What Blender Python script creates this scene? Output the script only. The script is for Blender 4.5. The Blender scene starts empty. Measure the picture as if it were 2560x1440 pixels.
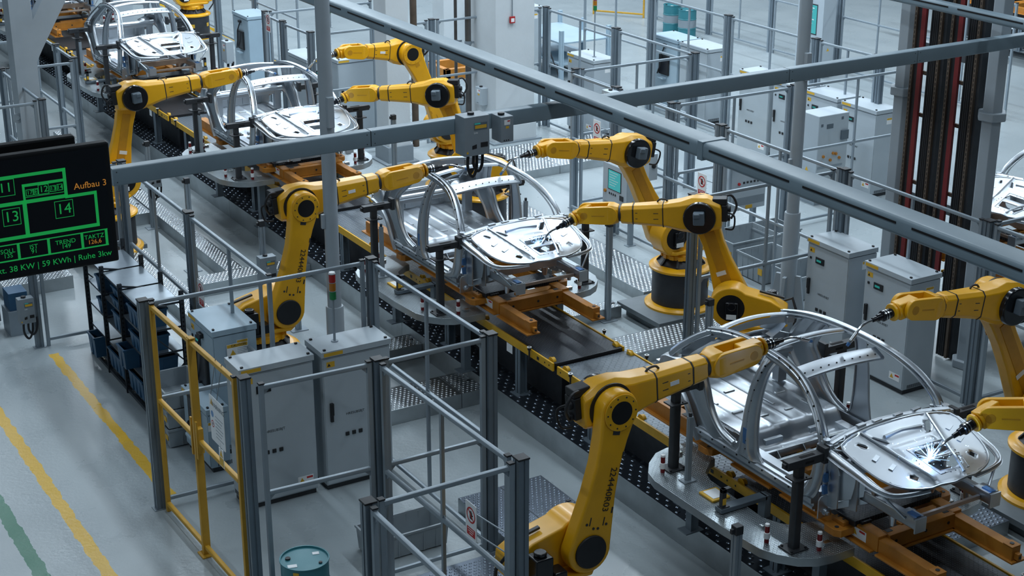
import bpy, bmesh, math, random
from mathutils import Vector, Matrix
from mathutils.geometry import delaunay_2d_cdt
random.seed(7)
R = math.radians
PI = math.pi
col = bpy.context.scene.collection

# ------------------------------------------------------------------ helpers
def V(*a):
    return Vector(a)

def tag(o, label=None, cat=None, group=None, kind=None):
    if label: o['label'] = label
    if cat: o['category'] = cat
    if group: o['group'] = group
    if kind: o['kind'] = kind
    return o

def thing(name, label, cat, loc=(0, 0, 0), rz=0.0, group=None):
    o = bpy.data.objects.new(name, None)
    o.empty_display_size = 0.2
    col.objects.link(o)
    o.location = loc
    o.rotation_euler = (0, 0, rz)
    return tag(o, label, cat, group)

KIDS = {}
def level(o):
    n = 1
    while o.parent is not None: o = o.parent; n += 1
    return n

def adopt(o, parent):
    if parent is not None:
        while level(parent) > 2: parent = parent.parent      # thing > part > sub-part, no further
        o.parent = parent
        KIDS.setdefault(parent.name, []).append(o)
    return o

def copy_tree(o, parent=None):
    c = o.copy()
    col.objects.link(c)
    if parent is not None:
        adopt(c, parent)
    for k in list(KIDS.get(o.name, [])):
        copy_tree(k, c)
    return c

def dup(o, loc, rz=None, label=None, group=None):
    c = copy_tree(o)
    c.location = loc
    if rz is not None: c.rotation_euler = (0, 0, rz)
    if label: c['label'] = label
    if group: c['group'] = group
    return c

APART = {'bolt', 'rail_hole', 'gusset', 'seam', 'grille', 'window', 'screw', 'gland', 'mark', 'lifting_slot', 'locating_block', 'label', 'fork_cover'}

class MB:
    """collects faces and links them as ONE mesh object"""
    def __init__(self):
        self.v = []; self.f = []; self.m = []
    def add(self, vs, fs, m=0):
        n = len(self.v)
        self.v.extend([tuple(p) for p in vs])
        for f in fs:
            self.f.append([i + n for i in f]); self.m.append(m)
        return self
    def box(self, x0, x1, y0, y1, z0, z1, m=0, mtop=None):
        vs = [(x0, y0, z0), (x1, y0, z0), (x1, y1, z0), (x0, y1, z0), (x0, y0, z1), (x1, y0, z1), (x1, y1, z1), (x0, y1, z1)]
        self.add(vs, [(0, 3, 2, 1), (0, 1, 5, 4), (1, 2, 6, 5), (2, 3, 7, 6), (3, 0, 4, 7)], m)
        n = len(self.v)
        self.f.append([n - 4, n - 3, n - 2, n - 1]); self.m.append(m if mtop is None else mtop)
        return self
    def obox(self, c, ax, ay, az, sx, sy, sz, m=0):
        c = Vector(c); ax = Vector(ax).normalized() * sx / 2; ay = Vector(ay).normalized() * sy / 2; az = Vector(az).normalized() * sz / 2
        vs = [c + ax * i + ay * j + az * k for k in (-1, 1) for (i, j) in ((-1, -1), (1, -1), (1, 1), (-1, 1))]
        return self.add(vs, [(0, 3, 2, 1), (4, 5, 6, 7), (0, 1, 5, 4), (1, 2, 6, 5), (2, 3, 7, 6), (3, 0, 4, 7)], m)
    def bar(self, p0, p1, w, h, up=(0, 0, 1), m=0):
        p0 = Vector(p0); p1 = Vector(p1); t = (p1 - p0); L = t.length; t.normalize()
        s = t.cross(Vector(up)); 
        if s.length < 1e-5: s = t.cross(Vector((1, 0, 0)))
        s.normalize(); u = s.cross(t)
        return self.obox((p0 + p1) / 2, t, s, u, L, w, h, m)
    def cyl(self, p0, p1, r0, r1=None, n=20, m=0, caps=True):
        r1 = r0 if r1 is None else r1
        p0 = Vector(p0); p1 = Vector(p1); t = (p1 - p0).normalized()
        a = t.orthogonal().normalized(); b = t.cross(a)
        vs = []
        for p, r in ((p0, r0), (p1, r1)):
            for i in range(n):
                an = 2 * PI * i / n
                vs.append(p + (a * math.cos(an) + b * math.sin(an)) * r)
        fs = [(i, (i + 1) % n, n + (i + 1) % n, n + i) for i in range(n)]
        if caps: fs += [tuple(range(n - 1, -1, -1)), tuple(range(n, 2 * n))]
        return self.add(vs, fs, m)
    def lathe(self, prof, c=(0, 0, 0), axis=(0, 0, 1), n=28, m=0):
        """prof: list of (r, h) ; closes on the axis when r == 0"""
        c = Vector(c); t = Vector(axis).normalized(); a = t.orthogonal().normalized(); b = t.cross(a)
        base = len(self.v); rows = []
        for r, h in prof:
            if r < 1e-6:
                self.v.append(tuple(c + t * h)); rows.append([len(self.v) - 1])
            else:
                st = len(self.v)
                for i in range(n):
                    an = 2 * PI * i / n
                    self.v.append(tuple(c + t * h + (a * math.cos(an) + b * math.sin(an)) * r))
                rows.append(list(range(st, st + n)))
        for A, B in zip(rows, rows[1:]):
            if len(A) == 1 and len(B) == 1: continue
            for i in range(n):
                j = (i + 1) % n
                if len(A) == 1: self.f.append([A[0], B[j], B[i]])
                elif len(B) == 1: self.f.append([A[i], A[j], B[0]])
                else: self.f.append([A[i], A[j], B[j], B[i]])
                self.m.append(m)
        return self
    def tube(self, pts, r, n=8, m=0, caps=True):
        prof = [(r * math.cos(2 * PI * i / n), r * math.sin(2 * PI * i / n)) for i in range(n)]
        return self.sweep(pts, prof, None, m=m, caps=caps)
    def sweep(self, pts, prof, nrm=None, scl=None, closed=True, caps=True, m=0):
        """profile (a, c): a across the path, c along the outward normal nrm (kept square to the path)"""
        pts = [Vector(p) for p in pts]; N = len(pts); k = len(prof); rows = []
        pn = None
        for i, p in enumerate(pts):
            t = (pts[min(i + 1, N - 1)] - pts[max(i - 1, 0)]).normalized()
            if nrm is None:
                if pn is None: pn = t.orthogonal().normalized()
                nn = (pn - t * pn.dot(t)).normalized(); pn = nn
            else:
                q = Vector(nrm[i] if isinstance(nrm, list) else nrm)
                nn = (q - t * q.dot(t)).normalized()
            s = t.cross(nn)
            sc = (1, 1) if scl is None else scl[i]
            st = len(self.v)
            for a, c in prof:
                self.v.append(tuple(p + s * (a * sc[0]) + nn * (c * sc[1])))
            rows.append(st)
        for A, B in zip(rows, rows[1:]):
            for j in range(k if closed else k - 1):
                l = (j + 1) % k
                self.f.append([A + j, A + l, B + l, B + j]); self.m.append(m)
        if caps and closed:
            self.f.append([rows[0] + j for j in range(k - 1, -1, -1)]); self.m.append(m)
            self.f.append([rows[-1] + j for j in range(k)]); self.m.append(m)
        return self
    def prism(self, poly, o, ux, uy, d, m=0):
        """polygon in the (ux, uy) plane at o, extruded by the vector d"""
        o = Vector(o); ux = Vector(ux); uy = Vector(uy); d = Vector(d); k = len(poly)
        vs = [o + ux * a + uy * b for a, b in poly]; vs += [p + d for p in vs]
        fs = [tuple(range(k - 1, -1, -1)), tuple(range(k, 2 * k))] + [(i, (i + 1) % k, k + (i + 1) % k, k + i) for i in range(k)]
        return self.add(vs, fs, m)
    def loft(self, sections, m=0, caps=True, closed=True):
        k = len(sections[0]); n0 = len(self.v)
        for s in sections: self.v.extend([tuple(p) for p in s])
        for r in range(len(sections) - 1):
            for j in range(k if closed else k - 1):
                l = (j + 1) % k
                self.f.append([n0 + r * k + j, n0 + r * k + l, n0 + (r + 1) * k + l, n0 + (r + 1) * k + j]); self.m.append(m)
        if caps and closed:
            self.f.append([n0 + j for j in range(k - 1, -1, -1)]); self.m.append(m)
            e = n0 + (len(sections) - 1) * k
            self.f.append([e + j for j in range(k)]); self.m.append(m)
        return self
    def dome(self, x, y, z, rx, ry, h, n=8, m=0):
        st = len(self.v)
        for rr, hh in ((1.0, 0.0), (0.72, 0.62), (0.34, 0.95)):
            for i in range(n):
                an = 2 * PI * i / n
                self.v.append((x + rx * rr * math.cos(an), y + ry * rr * math.sin(an), z + h * hh))
        for q in (0, 1):
            for i in range(n):
                j = (i + 1) % n
                self.f.append([st + q * n + i, st + q * n + j, st + (q + 1) * n + j, st + (q + 1) * n + i]); self.m.append(m)
        self.f.append([st + 2 * n + i for i in range(n)]); self.m.append(m)
        return self
    def islands(self):
        par = list(range(len(self.v)))
        def find(i):
            while par[i] != i: par[i] = par[par[i]]; i = par[i]
            return i
        for f in self.f:
            a = find(f[0])
            for i in f[1:]:
                b = find(i)
                if a != b: par[b] = a
        gr = {}
        for k, f in enumerate(self.f): gr.setdefault(find(f[0]), []).append(k)
        out = []
        for ks in gr.values():
            q = MB(); mp = {}
            for k in ks:
                g = []
                for i in self.f[k]:
                    if i not in mp: mp[i] = len(q.v); q.v.append(self.v[i])
                    g.append(mp[i])
                q.f.append(g); q.m.append(self.m[k])
            out.append(q)
        return out
    def xf(self, M):
        self.v = [tuple(M @ Vector(p)) for p in self.v]
        return self
    def build(self, name, mats, parent=None, smooth=35, bevel=0, seg=2, recalc=True, solid=0, loc=None):
        if name in APART:
            isl = self.islands()
            if len(isl) > 1:
                return [q.build(name, mats, parent, smooth, bevel, seg, recalc, solid, loc) for q in isl][0]
        me = bpy.data.meshes.new(name)
        me.from_pydata(self.v, [], self.f)
        if not isinstance(mats, (list, tuple)): mats = [mats]
        for mt in mats: me.materials.append(mt)
        if len(mats) > 1: me.polygons.foreach_set('material_index', self.m)
        if recalc:
            bm = bmesh.new(); bm.from_mesh(me)
            bmesh.ops.recalc_face_normals(bm, faces=bm.faces)
            bm.to_mesh(me); bm.free()
        if smooth:
            me.polygons.foreach_set('use_smooth', [True] * len(me.polygons))
            me.set_sharp_from_angle(angle=R(smooth))
        me.update()
        o = bpy.data.objects.new(name, me)
        col.objects.link(o)
        if loc is not None: o.location = loc
        if solid:
            s = o.modifiers.new('thickness', 'SOLIDIFY'); s.thickness = solid; s.offset = 0
        if bevel:
            b = o.modifiers.new('edges', 'BEVEL'); b.width = bevel; b.segments = seg; b.limit_method = 'ANGLE'; b.angle_limit = R(38)
            b.harden_normals = True
        return adopt(o, parent)

def text(name, s, size, M, mat, parent=None, align='CENTER', ext=0.0008, sx=1.0):
    """flat lettering; M places its x (reading direction), y (up) and z (facing) axes"""
    cu = bpy.data.curves.new(name, 'FONT')
    cu.body = s; cu.size = size; cu.align_x = align; cu.align_y = 'CENTER'; cu.extrude = ext; cu.resolution_u = 3
    tmp = bpy.data.objects.new(name, cu)
    me = bpy.data.meshes.new_from_object(tmp)
    bpy.data.objects.remove(tmp); bpy.data.curves.remove(cu)
    me.materials.clear(); me.materials.append(mat); me.name = name
    o = bpy.data.objects.new(name, me); col.objects.link(o)
    o.matrix_local = M @ Matrix.Diagonal((sx, 1, 1, 1))
    return adopt(o, parent)

def frame(o, x, z):
    """matrix with reading direction x and facing direction z at o"""
    x = Vector(x).normalized(); z = Vector(z).normalized(); y = z.cross(x)
    M = Matrix.Identity(4)
    for i in range(3):
        M[i][0] = x[i]; M[i][1] = y[i]; M[i][2] = z[i]; M[i][3] = o[i]
    return M

def smooth_path(pts, k=6):
    """Catmull-Rom through the points"""
    P = [Vector(p) for p in pts]; out = []
    for i in range(len(P) - 1):
        p0 = P[max(i - 1, 0)]; p1 = P[i]; p2 = P[i + 1]; p3 = P[min(i + 2, len(P) - 1)]
        for j in range(k):
            t = j / k
            out.append(0.5 * ((2 * p1) + (p2 - p0) * t + (2 * p0 - 5 * p1 + 4 * p2 - p3) * t * t + (3 * p1 - p0 - 3 * p2 + p3) * t ** 3))
    out.append(P[-1])
    return out

def lerp_list(vals, n):
    out = []
    for i in range(n):
        t = i / (n - 1) * (len(vals) - 1); a = min(int(t), len(vals) - 2); f = t - a
        out.append(tuple(x + (y - x) * f for x, y in zip(vals[a], vals[a + 1])))
    return out

def circ(cx, cy, r, a0, a1, n):
    return [(cx + r * math.cos(a0 + (a1 - a0) * i / n), cy + r * math.sin(a0 + (a1 - a0) * i / n)) for i in range(n + 1)]

def rrect(x0, x1, y0, y1, r, n=4):
    return (circ(x1 - r, y1 - r, r, 0, PI / 2, n) + circ(x0 + r, y1 - r, r, PI / 2, PI, n)
            + circ(x0 + r, y0 + r, r, PI, 1.5 * PI, n) + circ(x1 - r, y0 + r, r, 1.5 * PI, 2 * PI, n))

# ------------------------------------------------------------------ materials
def nodes(name):
    m = bpy.data.materials.new(name); m.use_nodes = True
    nt = m.node_tree; b = nt.nodes['Principled BSDF']
    return m, nt, b

def mth(nt, op, a, b=None, c=None):
    n = nt.nodes.new('ShaderNodeMath'); n.operation = op
    for i, x in enumerate((a, b, c)):
        if x is None: continue
        if isinstance(x, (int, float)): n.inputs[i].default_value = x
        else: nt.links.new(x, n.inputs[i])
    return n.outputs[0]

def noise(nt, vec, scale, detail=3.0, rough=0.55):
    n = nt.nodes.new('ShaderNodeTexNoise'); n.inputs['Scale'].default_value = scale
    n.inputs['Detail'].default_value = detail; n.inputs['Roughness'].default_value = rough
    nt.links.new(vec, n.inputs['Vector'])
    return n.outputs['Fac']

def mixc(nt, fac, a, b):
    n = nt.nodes.new('ShaderNodeMix'); n.data_type = 'RGBA'
    for s, x in ((n.inputs[0], fac), (n.inputs[6], a), (n.inputs[7], b)):
        if isinstance(x, (int, float)): s.default_value = x
        elif isinstance(x, tuple): s.default_value = (*x, 1)
        else: nt.links.new(x, s)
    return n.outputs[2]

def ramp(nt, fac, lo, hi):
    n = nt.nodes.new('ShaderNodeMapRange'); n.clamp = True
    nt.links.new(fac, n.inputs[0]); n.inputs[1].default_value = lo; n.inputs[2].default_value = hi
    return n.outputs[0]

def objco(nt):
    return nt.nodes.new('ShaderNodeTexCoord').outputs['Object']

def bump(nt, b, h, strength, dist=0.01):
    n = nt.nodes.new('ShaderNodeBump'); n.inputs['Strength'].default_value = strength; n.inputs['Distance'].default_value = dist
    nt.links.new(h, n.inputs['Height']); nt.links.new(n.outputs['Normal'], b.inputs['Normal'])

def surf(name, c, rough=0.5, metal=0.0, wear=0.12, scale=3.0, c2=None, coat=0.0, bumps=0.0, spec=0.5, rvar=0.1):
    """a plain material with a little cloudy wear in colour and gloss"""
    m, nt, b = nodes(name); co = objco(nt)
    f = noise(nt, co, scale, 5.0)
    f2 = ramp(nt, f, 0.35, 0.7)
    c2 = c2 or tuple(x * (1 - wear) for x in c)
    nt.links.new(mixc(nt, f2, c, c2), b.inputs['Base Color'])
    b.inputs['Metallic'].default_value = metal
    nt.links.new(mth(nt, 'MULTIPLY_ADD', f, rvar * 2, rough - rvar), b.inputs['Roughness'])
    b.inputs['Specular IOR Level'].default_value = spec
    if coat: b.inputs['Coat Weight'].default_value = coat; b.inputs['Coat Roughness'].default_value = 0.15
    if bumps: bump(nt, b, noise(nt, co, scale * 14, 3.0), bumps, 0.004)
    return m

def glow(name, c, e):
    m, nt, b = nodes(name)
    b.inputs['Base Color'].default_value = (c[0] * .3, c[1] * .3, c[2] * .3, 1)
    b.inputs['Emission Color'].default_value = (*c, 1); b.inputs['Emission Strength'].default_value = e
    return m

def lug_plate(name, c, s, rough, metal, depth, c2=None, elong=(0.44, 0.15), lugc=None):
    """anti-slip plate: small raised bars, turned by turns, in a checker of cells of size s"""
    m, nt, b = nodes(name); co = objco(nt)
    sep = nt.nodes.new('ShaderNodeSeparateXYZ'); nt.links.new(co, sep.inputs[0])
    u = mth(nt, 'DIVIDE', sep.outputs[0], s); v = mth(nt, 'DIVIDE', sep.outputs[1], s)
    iu = mth(nt, 'FLOOR', u); iv = mth(nt, 'FLOOR', v)
    par = mth(nt, 'MODULO', mth(nt, 'ABSOLUTE', mth(nt, 'ADD', iu, iv)), 2.0)
    sg = mth(nt, 'MULTIPLY_ADD', par, 2.0, -1.0)
    a = mth(nt, 'SUBTRACT', mth(nt, 'SUBTRACT', u, iu), 0.5); c_ = mth(nt, 'SUBTRACT', mth(nt, 'SUBTRACT', v, iv), 0.5)
    k = 0.7071
    p = mth(nt, 'MULTIPLY', mth(nt, 'ADD', a, mth(nt, 'MULTIPLY', c_, sg)), k)
    q = mth(nt, 'MULTIPLY', mth(nt, 'SUBTRACT', c_, mth(nt, 'MULTIPLY', a, sg)), k)
    d = mth(nt, 'ADD', mth(nt, 'POWER', mth(nt, 'DIVIDE', mth(nt, 'ABSOLUTE', p), elong[0]), 2.0), mth(nt, 'POWER', mth(nt, 'DIVIDE', mth(nt, 'ABSOLUTE', q), elong[1]), 2.0))
    h = mth(nt, 'SUBTRACT', 1.0, mth(nt, 'MINIMUM', d, 1.0))
    nz = ramp(nt, noise(nt, co, 1.3, 4.0), 0.3, 0.7)
    base = mixc(nt, nz, c, c2 or tuple(x * .8 for x in c))
    nt.links.new(mixc(nt, mth(nt, 'MULTIPLY', h, 0.75), base, lugc or tuple(min(1, x * 2.4) for x in c)), b.inputs['Base Color'])
    b.inputs['Metallic'].default_value = metal; b.inputs['Roughness'].default_value = rough
    bump(nt, b, h, 1.0, depth)
    return m

MAT = {}
M_ = MAT
M_['yellow'] = surf('robot yellow paint', (0.88, 0.435, 0.006), 0.36, 0, 0.14, 2.5, coat=0.15, rvar=0.07)
M_['yellowdark'] = surf('robot yellow casting', (0.62, 0.29, 0.010), 0.45, 0, 0.2, 4)
M_['orange'] = surf('skid orange paint', (0.56, 0.215, 0.022), 0.5, 0, 0.3, 3.5)
M_['railyellow'] = surf('rail yellow paint', (0.72, 0.40, 0.012), 0.45, 0, 0.15, 4)
M_['gateyellow'] = surf('gate yellow paint', (0.62, 0.34, 0.03), 0.5, 0, 0.15, 4)
M_['black'] = surf('black rubber', (0.012, 0.013, 0.016), 0.5, 0, 0.2, 6)
M_['gloss'] = surf('black gloss cover', (0.010, 0.011, 0.014), 0.18, 0, 0.2, 6, rvar=0.05)
M_['hole_shade'] = surf('painted hollow shade', (0.004, 0.004, 0.005), 0.9, 0, 0.1, 5)  # near-black colour stands in for the shade inside holes and slots
M_['charcoal'] = surf('charcoal paint', (0.030, 0.034, 0.040), 0.5, 0, 0.25, 5)
M_['slate'] = surf('slate painted steel', (0.115, 0.15, 0.18), 0.45, 0.0, 0.2, 2)
M_['beam'] = surf('grey blue painted duct', (0.20, 0.27, 0.315), 0.42, 0.0, 0.12, 1.5)
M_['post'] = surf('anodised grey profile', (0.17, 0.215, 0.255), 0.42, 0.2, 0.15, 2)
M_['frame'] = surf('light aluminium frame', (0.29, 0.345, 0.39), 0.42, 0.2, 0.12, 2)
M_['cabinet'] = surf('cabinet light grey powder coat', (0.44, 0.50, 0.545), 0.48, 0.0, 0.06, 2, bumps=0.05)
M_['cabinetblue'] = surf('cabinet blue grey powder coat', (0.36, 0.475, 0.56), 0.48, 0.0, 0.08, 2, bumps=0.05)
M_['boxgrey'] = surf('control box grey', (0.24, 0.285, 0.32), 0.5, 0.0, 0.1, 3)
M_['pole'] = surf('pole grey paint', (0.36, 0.41, 0.45), 0.45, 0.0, 0.1, 2)
M_['plinth'] = surf('grey pedestal paint', (0.17, 0.20, 0.22), 0.55, 0.0, 0.15, 2)
M_['steel'] = surf('galvanised sheet', (0.50, 0.54, 0.56), 0.42, 0.85, 0.3, 1.6)
M_['bright'] = surf('bright turned steel', (0.70, 0.73, 0.75), 0.22, 1.0, 0.15, 5)
M_['body'] = surf('bare body sheet metal', (0.60, 0.645, 0.69), 0.37, 1.0, 0.08, 3, rvar=0.03)
M_['bodyblue'] = surf('blue marked sheet metal', (0.13, 0.30, 0.62), 0.3, 0.8, 0.15, 4)
M_['copper'] = surf('primed cross member', (0.50, 0.38, 0.30), 0.4, 0.8, 0.2, 4)
M_['crate'] = surf('grey plastic crate', (0.30, 0.345, 0.375), 0.5, 0.0, 0.1, 3)
M_['bluebin'] = surf('blue plastic bin', (0.022, 0.085, 0.17), 0.45, 0.0, 0.15, 4)
M_['teal'] = surf('teal drum paint', (0.035, 0.20, 0.24), 0.4, 0.05, 0.12, 3)
M_['white'] = surf('white sticker', (0.86, 0.88, 0.89), 0.55, 0, 0.05, 3)
M_['whitecol'] = surf('white rough plaster', (0.60, 0.645, 0.67), 0.75, 0, 0.08, 1.2, bumps=0.5)
M_['stickyellow'] = surf('yellow sticker', (0.72, 0.42, 0.03), 0.5, 0, 0.08, 3)
M_['stickred'] = surf('red sticker', (0.55, 0.02, 0.02), 0.5, 0, 0.08, 3)
M_['ink'] = surf('black ink', (0.015, 0.015, 0.018), 0.6, 0, 0.05, 3)
M_['redtube'] = surf('dark red cartridge', (0.18, 0.006, 0.008), 0.3, 0, 0.1, 3)
M_['redcable'] = surf('red flat cable', (0.16, 0.010, 0.012), 0.5, 0, 0.2, 3)
M_['rust'] = surf('brown perforated strut', (0.13, 0.095, 0.07), 0.6, 0.3, 0.3, 5)
M_['brownpipe'] = surf('dull metal pipe', (0.15, 0.14, 0.135), 0.35, 0.7, 0.25, 3)
M_['shelf'] = surf('dark shelf steel', (0.045, 0.055, 0.068), 0.38, 0.3, 0.2, 4)
M_['shelftop'] = surf('shelf sheet', (0.22, 0.27, 0.315), 0.32, 0.6, 0.15, 2)
M_['deckblack'] = lug_plate('black belt of the conveyor', (0.035, 0.042, 0.052), 0.036, 0.34, 0.55, 0.005, lugc=(.16, .19, .22))
M_['deckgrey'] = lug_plate('grey grip plate', (0.15, 0.18, 0.21), 0.06, 0.34, 0.6, 0.008)
M_['diamond'] = lug_plate('diamond plate', (0.36, 0.41, 0.44), 0.032, 0.3, 0.85, 0.004)
M_['pad'] = lug_plate('black grip pad', (0.020, 0.024, 0.030), 0.04, 0.4, 0.2, 0.004)
M_['tread'] = surf('worn tread plate', (0.33, 0.37, 0.40), 0.33, 0.85, 0.3, 1.5)
M_['stepdark'] = surf('dark blue steel tread', (0.085, 0.105, 0.135), 0.34, 0.8, 0.3, 0.9)
M_['red_lamp'] = surf('red lamp lens', (0.36, 0.012, 0.012), 0.25, 0, 0.1, 3)
M_['amber_lamp'] = surf('amber lamp lens', (0.42, 0.15, 0.01), 0.25, 0, 0.1, 3)
M_['green_lamp'] = surf('green lamp lens', (0.012, 0.20, 0.06), 0.25, 0, 0.1, 3)
M_['firered'] = surf('fire alarm red', (0.45, 0.02, 0.02), 0.4, 0, 0.08, 3)
M_['bezel'] = surf('monitor housing', (0.010, 0.011, 0.013), 0.55, 0, 0.1, 6)
M_['screenoff'] = surf('dark screen face', (0.012, 0.014, 0.020), 0.35, 0, 0.1, 3)
M_['g_green'] = glow('screen green', (0.02, 0.62, 0.13), 0.75)
M_['g_amber'] = glow('screen amber', (0.85, 0.36, 0.06), 0.75)
M_['g_teal'] = glow('panel teal', (0.08, 0.60, 0.62), 0.85)
M_['g_dteal'] = glow('small display teal', (0.03, 0.42, 0.38), 0.7)
M_['g_spark'] = glow('weld spark', (0.50, 0.72, 1.0), 60.0)
M_['g_spark2'] = glow('weld streak', (0.30, 0.55, 1.0), 14.0)

def floor_material():
    m, nt, b = nodes('sealed concrete floor with painted lines')
    geo = nt.nodes.new('ShaderNodeNewGeometry'); P = geo.outputs['Position']
    sep = nt.nodes.new('ShaderNodeSeparateXYZ'); nt.links.new(P, sep.inputs[0])
    X, Y = sep.outputs[0], sep.outputs[1]
    big = ramp(nt, noise(nt, P, 0.35, 5), 0.35, 0.68)
    c = mixc(nt, big, (0.375, 0.425, 0.445), (0.315, 0.365, 0.39))
    fine = ramp(nt, noise(nt, P, 9.0, 6, 0.7), 0.66, 0.80)
    c = mixc(nt, mth(nt, 'MULTIPLY', fine, 0.25), c, (0.23, 0.265, 0.28))
    stain = ramp(nt, noise(nt, P, 1.7, 6, 0.65), 0.64, 0.80)
    c = mixc(nt, mth(nt, 'MULTIPLY', stain, 0.18), c, (0.22, 0.25, 0.265))
    edge = mth(nt, 'MULTIPLY', mth(nt, 'SUBTRACT', noise(nt, P, 4.0, 5), 0.5), 0.13)
    Xe = mth(nt, 'ADD', X, edge); Ye = mth(nt, 'ADD', Y, edge)
    def band(x0, x1, y0, y1):
        a = mth(nt, 'MULTIPLY', mth(nt, 'GREATER_THAN', Xe, x0), mth(nt, 'LESS_THAN', Xe, x1))
        d = mth(nt, 'MULTIPLY', mth(nt, 'GREATER_THAN', Ye, y0), mth(nt, 'LESS_THAN', Ye, y1))
        return mth(nt, 'MULTIPLY', a, d)
    worn = mth(nt, 'SUBTRACT', 1.0, mth(nt, 'MULTIPLY', ramp(nt, noise(nt, P, 6.5, 8, 0.75), 0.60, 0.66), mth(nt, 'MULTIPLY', ramp(nt, noise(nt, P, 0.8, 2), 0.48, 0.6), 0.55)))
    yl = None
    for r in ((4.50, 4.67, -20, 40), (5.885, 6.05, 19.3, 25.16), (22.9, 23.1, 10, 46), (17.95, 18.12, 44, 62)):
        q = band(*r); yl = q if yl is None else mth(nt, 'MAXIMUM', yl, q)
    c = mixc(nt, mth(nt, 'MULTIPLY', yl, worn), c, (0.70, 0.42, 0.025))
    c = mixc(nt, mth(nt, 'MULTIPLY', band(3.76, 3.95, -20, 40), worn), c, (0.012, 0.155, 0.085))
    nt.links.new(c, b.inputs['Base Color'])
    nt.links.new(mth(nt, 'MULTIPLY_ADD', noise(nt, P, 1.2, 5), 0.25, 0.17), b.inputs['Roughness'])
    b.inputs['Specular IOR Level'].default_value = 0.5
    bump(nt, b, noise(nt, P, 14.0, 3, 0.6), 0.16, 0.02)
    return m
M_['floor'] = floor_material()
M_['wall'] = surf('hall wall paint', (0.16, 0.19, 0.22), 0.8, 0, 0.08, 0.5)
M_['ceil'] = surf('hall ceiling', (0.14, 0.165, 0.19), 0.8, 0, 0.08, 0.5)

M_['treadbump'] = surf('brightened tread bumps', (0.62, 0.66, 0.69), 0.26, 0.9, 0.2, 3)  # bumps coloured lighter than their plate, lifting the highlights by paint
M_['stepbump'] = surf('brightened dark bumps', (0.20, 0.24, 0.29), 0.24, 0.85, 0.25, 2)  # same painted highlight lift for the bumps of the dark steel
# ------------------------------------------------------------------ car body in white
XC = 12.05                      # centre line of the assembly line
PITCH = 8.34
ST = [11.87 + PITCH * i for i in range(5)]
CZ = 1.70                       # underside of the sills

HAT = [(-.5, .0), (-.5, .16), (-.34, .2), (-.27, .75), (-.17, 1.0), (-.06, .86), (.06, .86), (.17, 1.0), (.27, .75), (.34, .2), (.5, .16), (.5, 0)]
BOXP = [(-.5, -.5), (.5, -.5), (.5, .5), (-.5, .5)]
RBOX = rrect(-.5, .5, -.5, .5, .16, 2)

def inside(p, poly):
    x, y = p; c = False; j = len(poly) - 1
    for i in range(len(poly)):
        xi, yi = poly[i]; xj, yj = poly[j]
        if (yi > y) != (yj > y) and x < (xj - xi) * (y - yi) / (yj - yi) + xi: c = not c
        j = i
    return c

def sheet(outline, holes, zf, step):
    """a pressed sheet: outline with holes, filled with a grid and lifted to zf(x, y)"""
    def dens(poly):
        out = []
        for i, p in enumerate(poly):
            q = poly[(i + 1) % len(poly)]; d = math.dist(p, q); k = max(1, int(d / step))
            out += [(p[0] + (q[0] - p[0]) * t / k, p[1] + (q[1] - p[1]) * t / k) for t in range(k)]
        return out
    loops = [dens(outline)] + [dens(h) for h in holes]
    pts = []; edges = []
    for lp in loops:
        s = len(pts); pts += [Vector(p) for p in lp]
        edges += [(s + i, s + (i + 1) % len(lp)) for i in range(len(lp))]
    xs = [p[0] for p in outline]; ys = [p[1] for p in outline]
    x = min(xs) + step / 2
    while x < max(xs):
        y = min(ys) + step / 2
        while y < max(ys):
            if inside((x, y), loops[0]) and not any(inside((x, y), h) for h in loops[1:]):
                if min(min(math.dist((x, y), p) for p in lp) for lp in loops) > step * .5: pts.append(Vector((x, y)))
            y += step
        x += step
    vs, es, fs, *_ = delaunay_2d_cdt(pts, edges, [], 0, 1e-6)
    keep = []
    for f in fs:
        c = sum((vs[i] for i in f), Vector((0, 0))) / len(f)
        if inside(c, loops[0]) and not any(inside(c, h) for h in loops[1:]): keep.append(tuple(f))
    mb = MB(); mb.add([(p.x, p.y, zf(p.x, p.y)) for p in vs], keep)
    return mb

def bumpf(d, w):                 # smooth ridge of half width w
    t = max(0.0, 1 - abs(d) / w)
    return t * t * (3 - 2 * t)

def hood_z(x, y):
    z = 2.695 + .31 * (y + .05) - .03 * (x / .8) ** 2 * max(0, min(1, (y + 1.1)))
    xr = .20 + (.50 - .20) * (y + 1.0) / .95            # the two long ribs
    z += .020 * bumpf(abs(x) - xr, .055)
    z += .012 * bumpf(math.hypot(x, 0) * 0 + (y + .20), .05) * (1 if abs(x) < .26 else 0)
    if abs(x) < .30 and -.92 < y < -.36: z += .014
    return z

def bld(mb, name, mat, parent, **k):
    mb.xf(Matrix.Translation((0, 0, -CZ)))
    return mb.build(name, mat, parent, **k)

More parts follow.
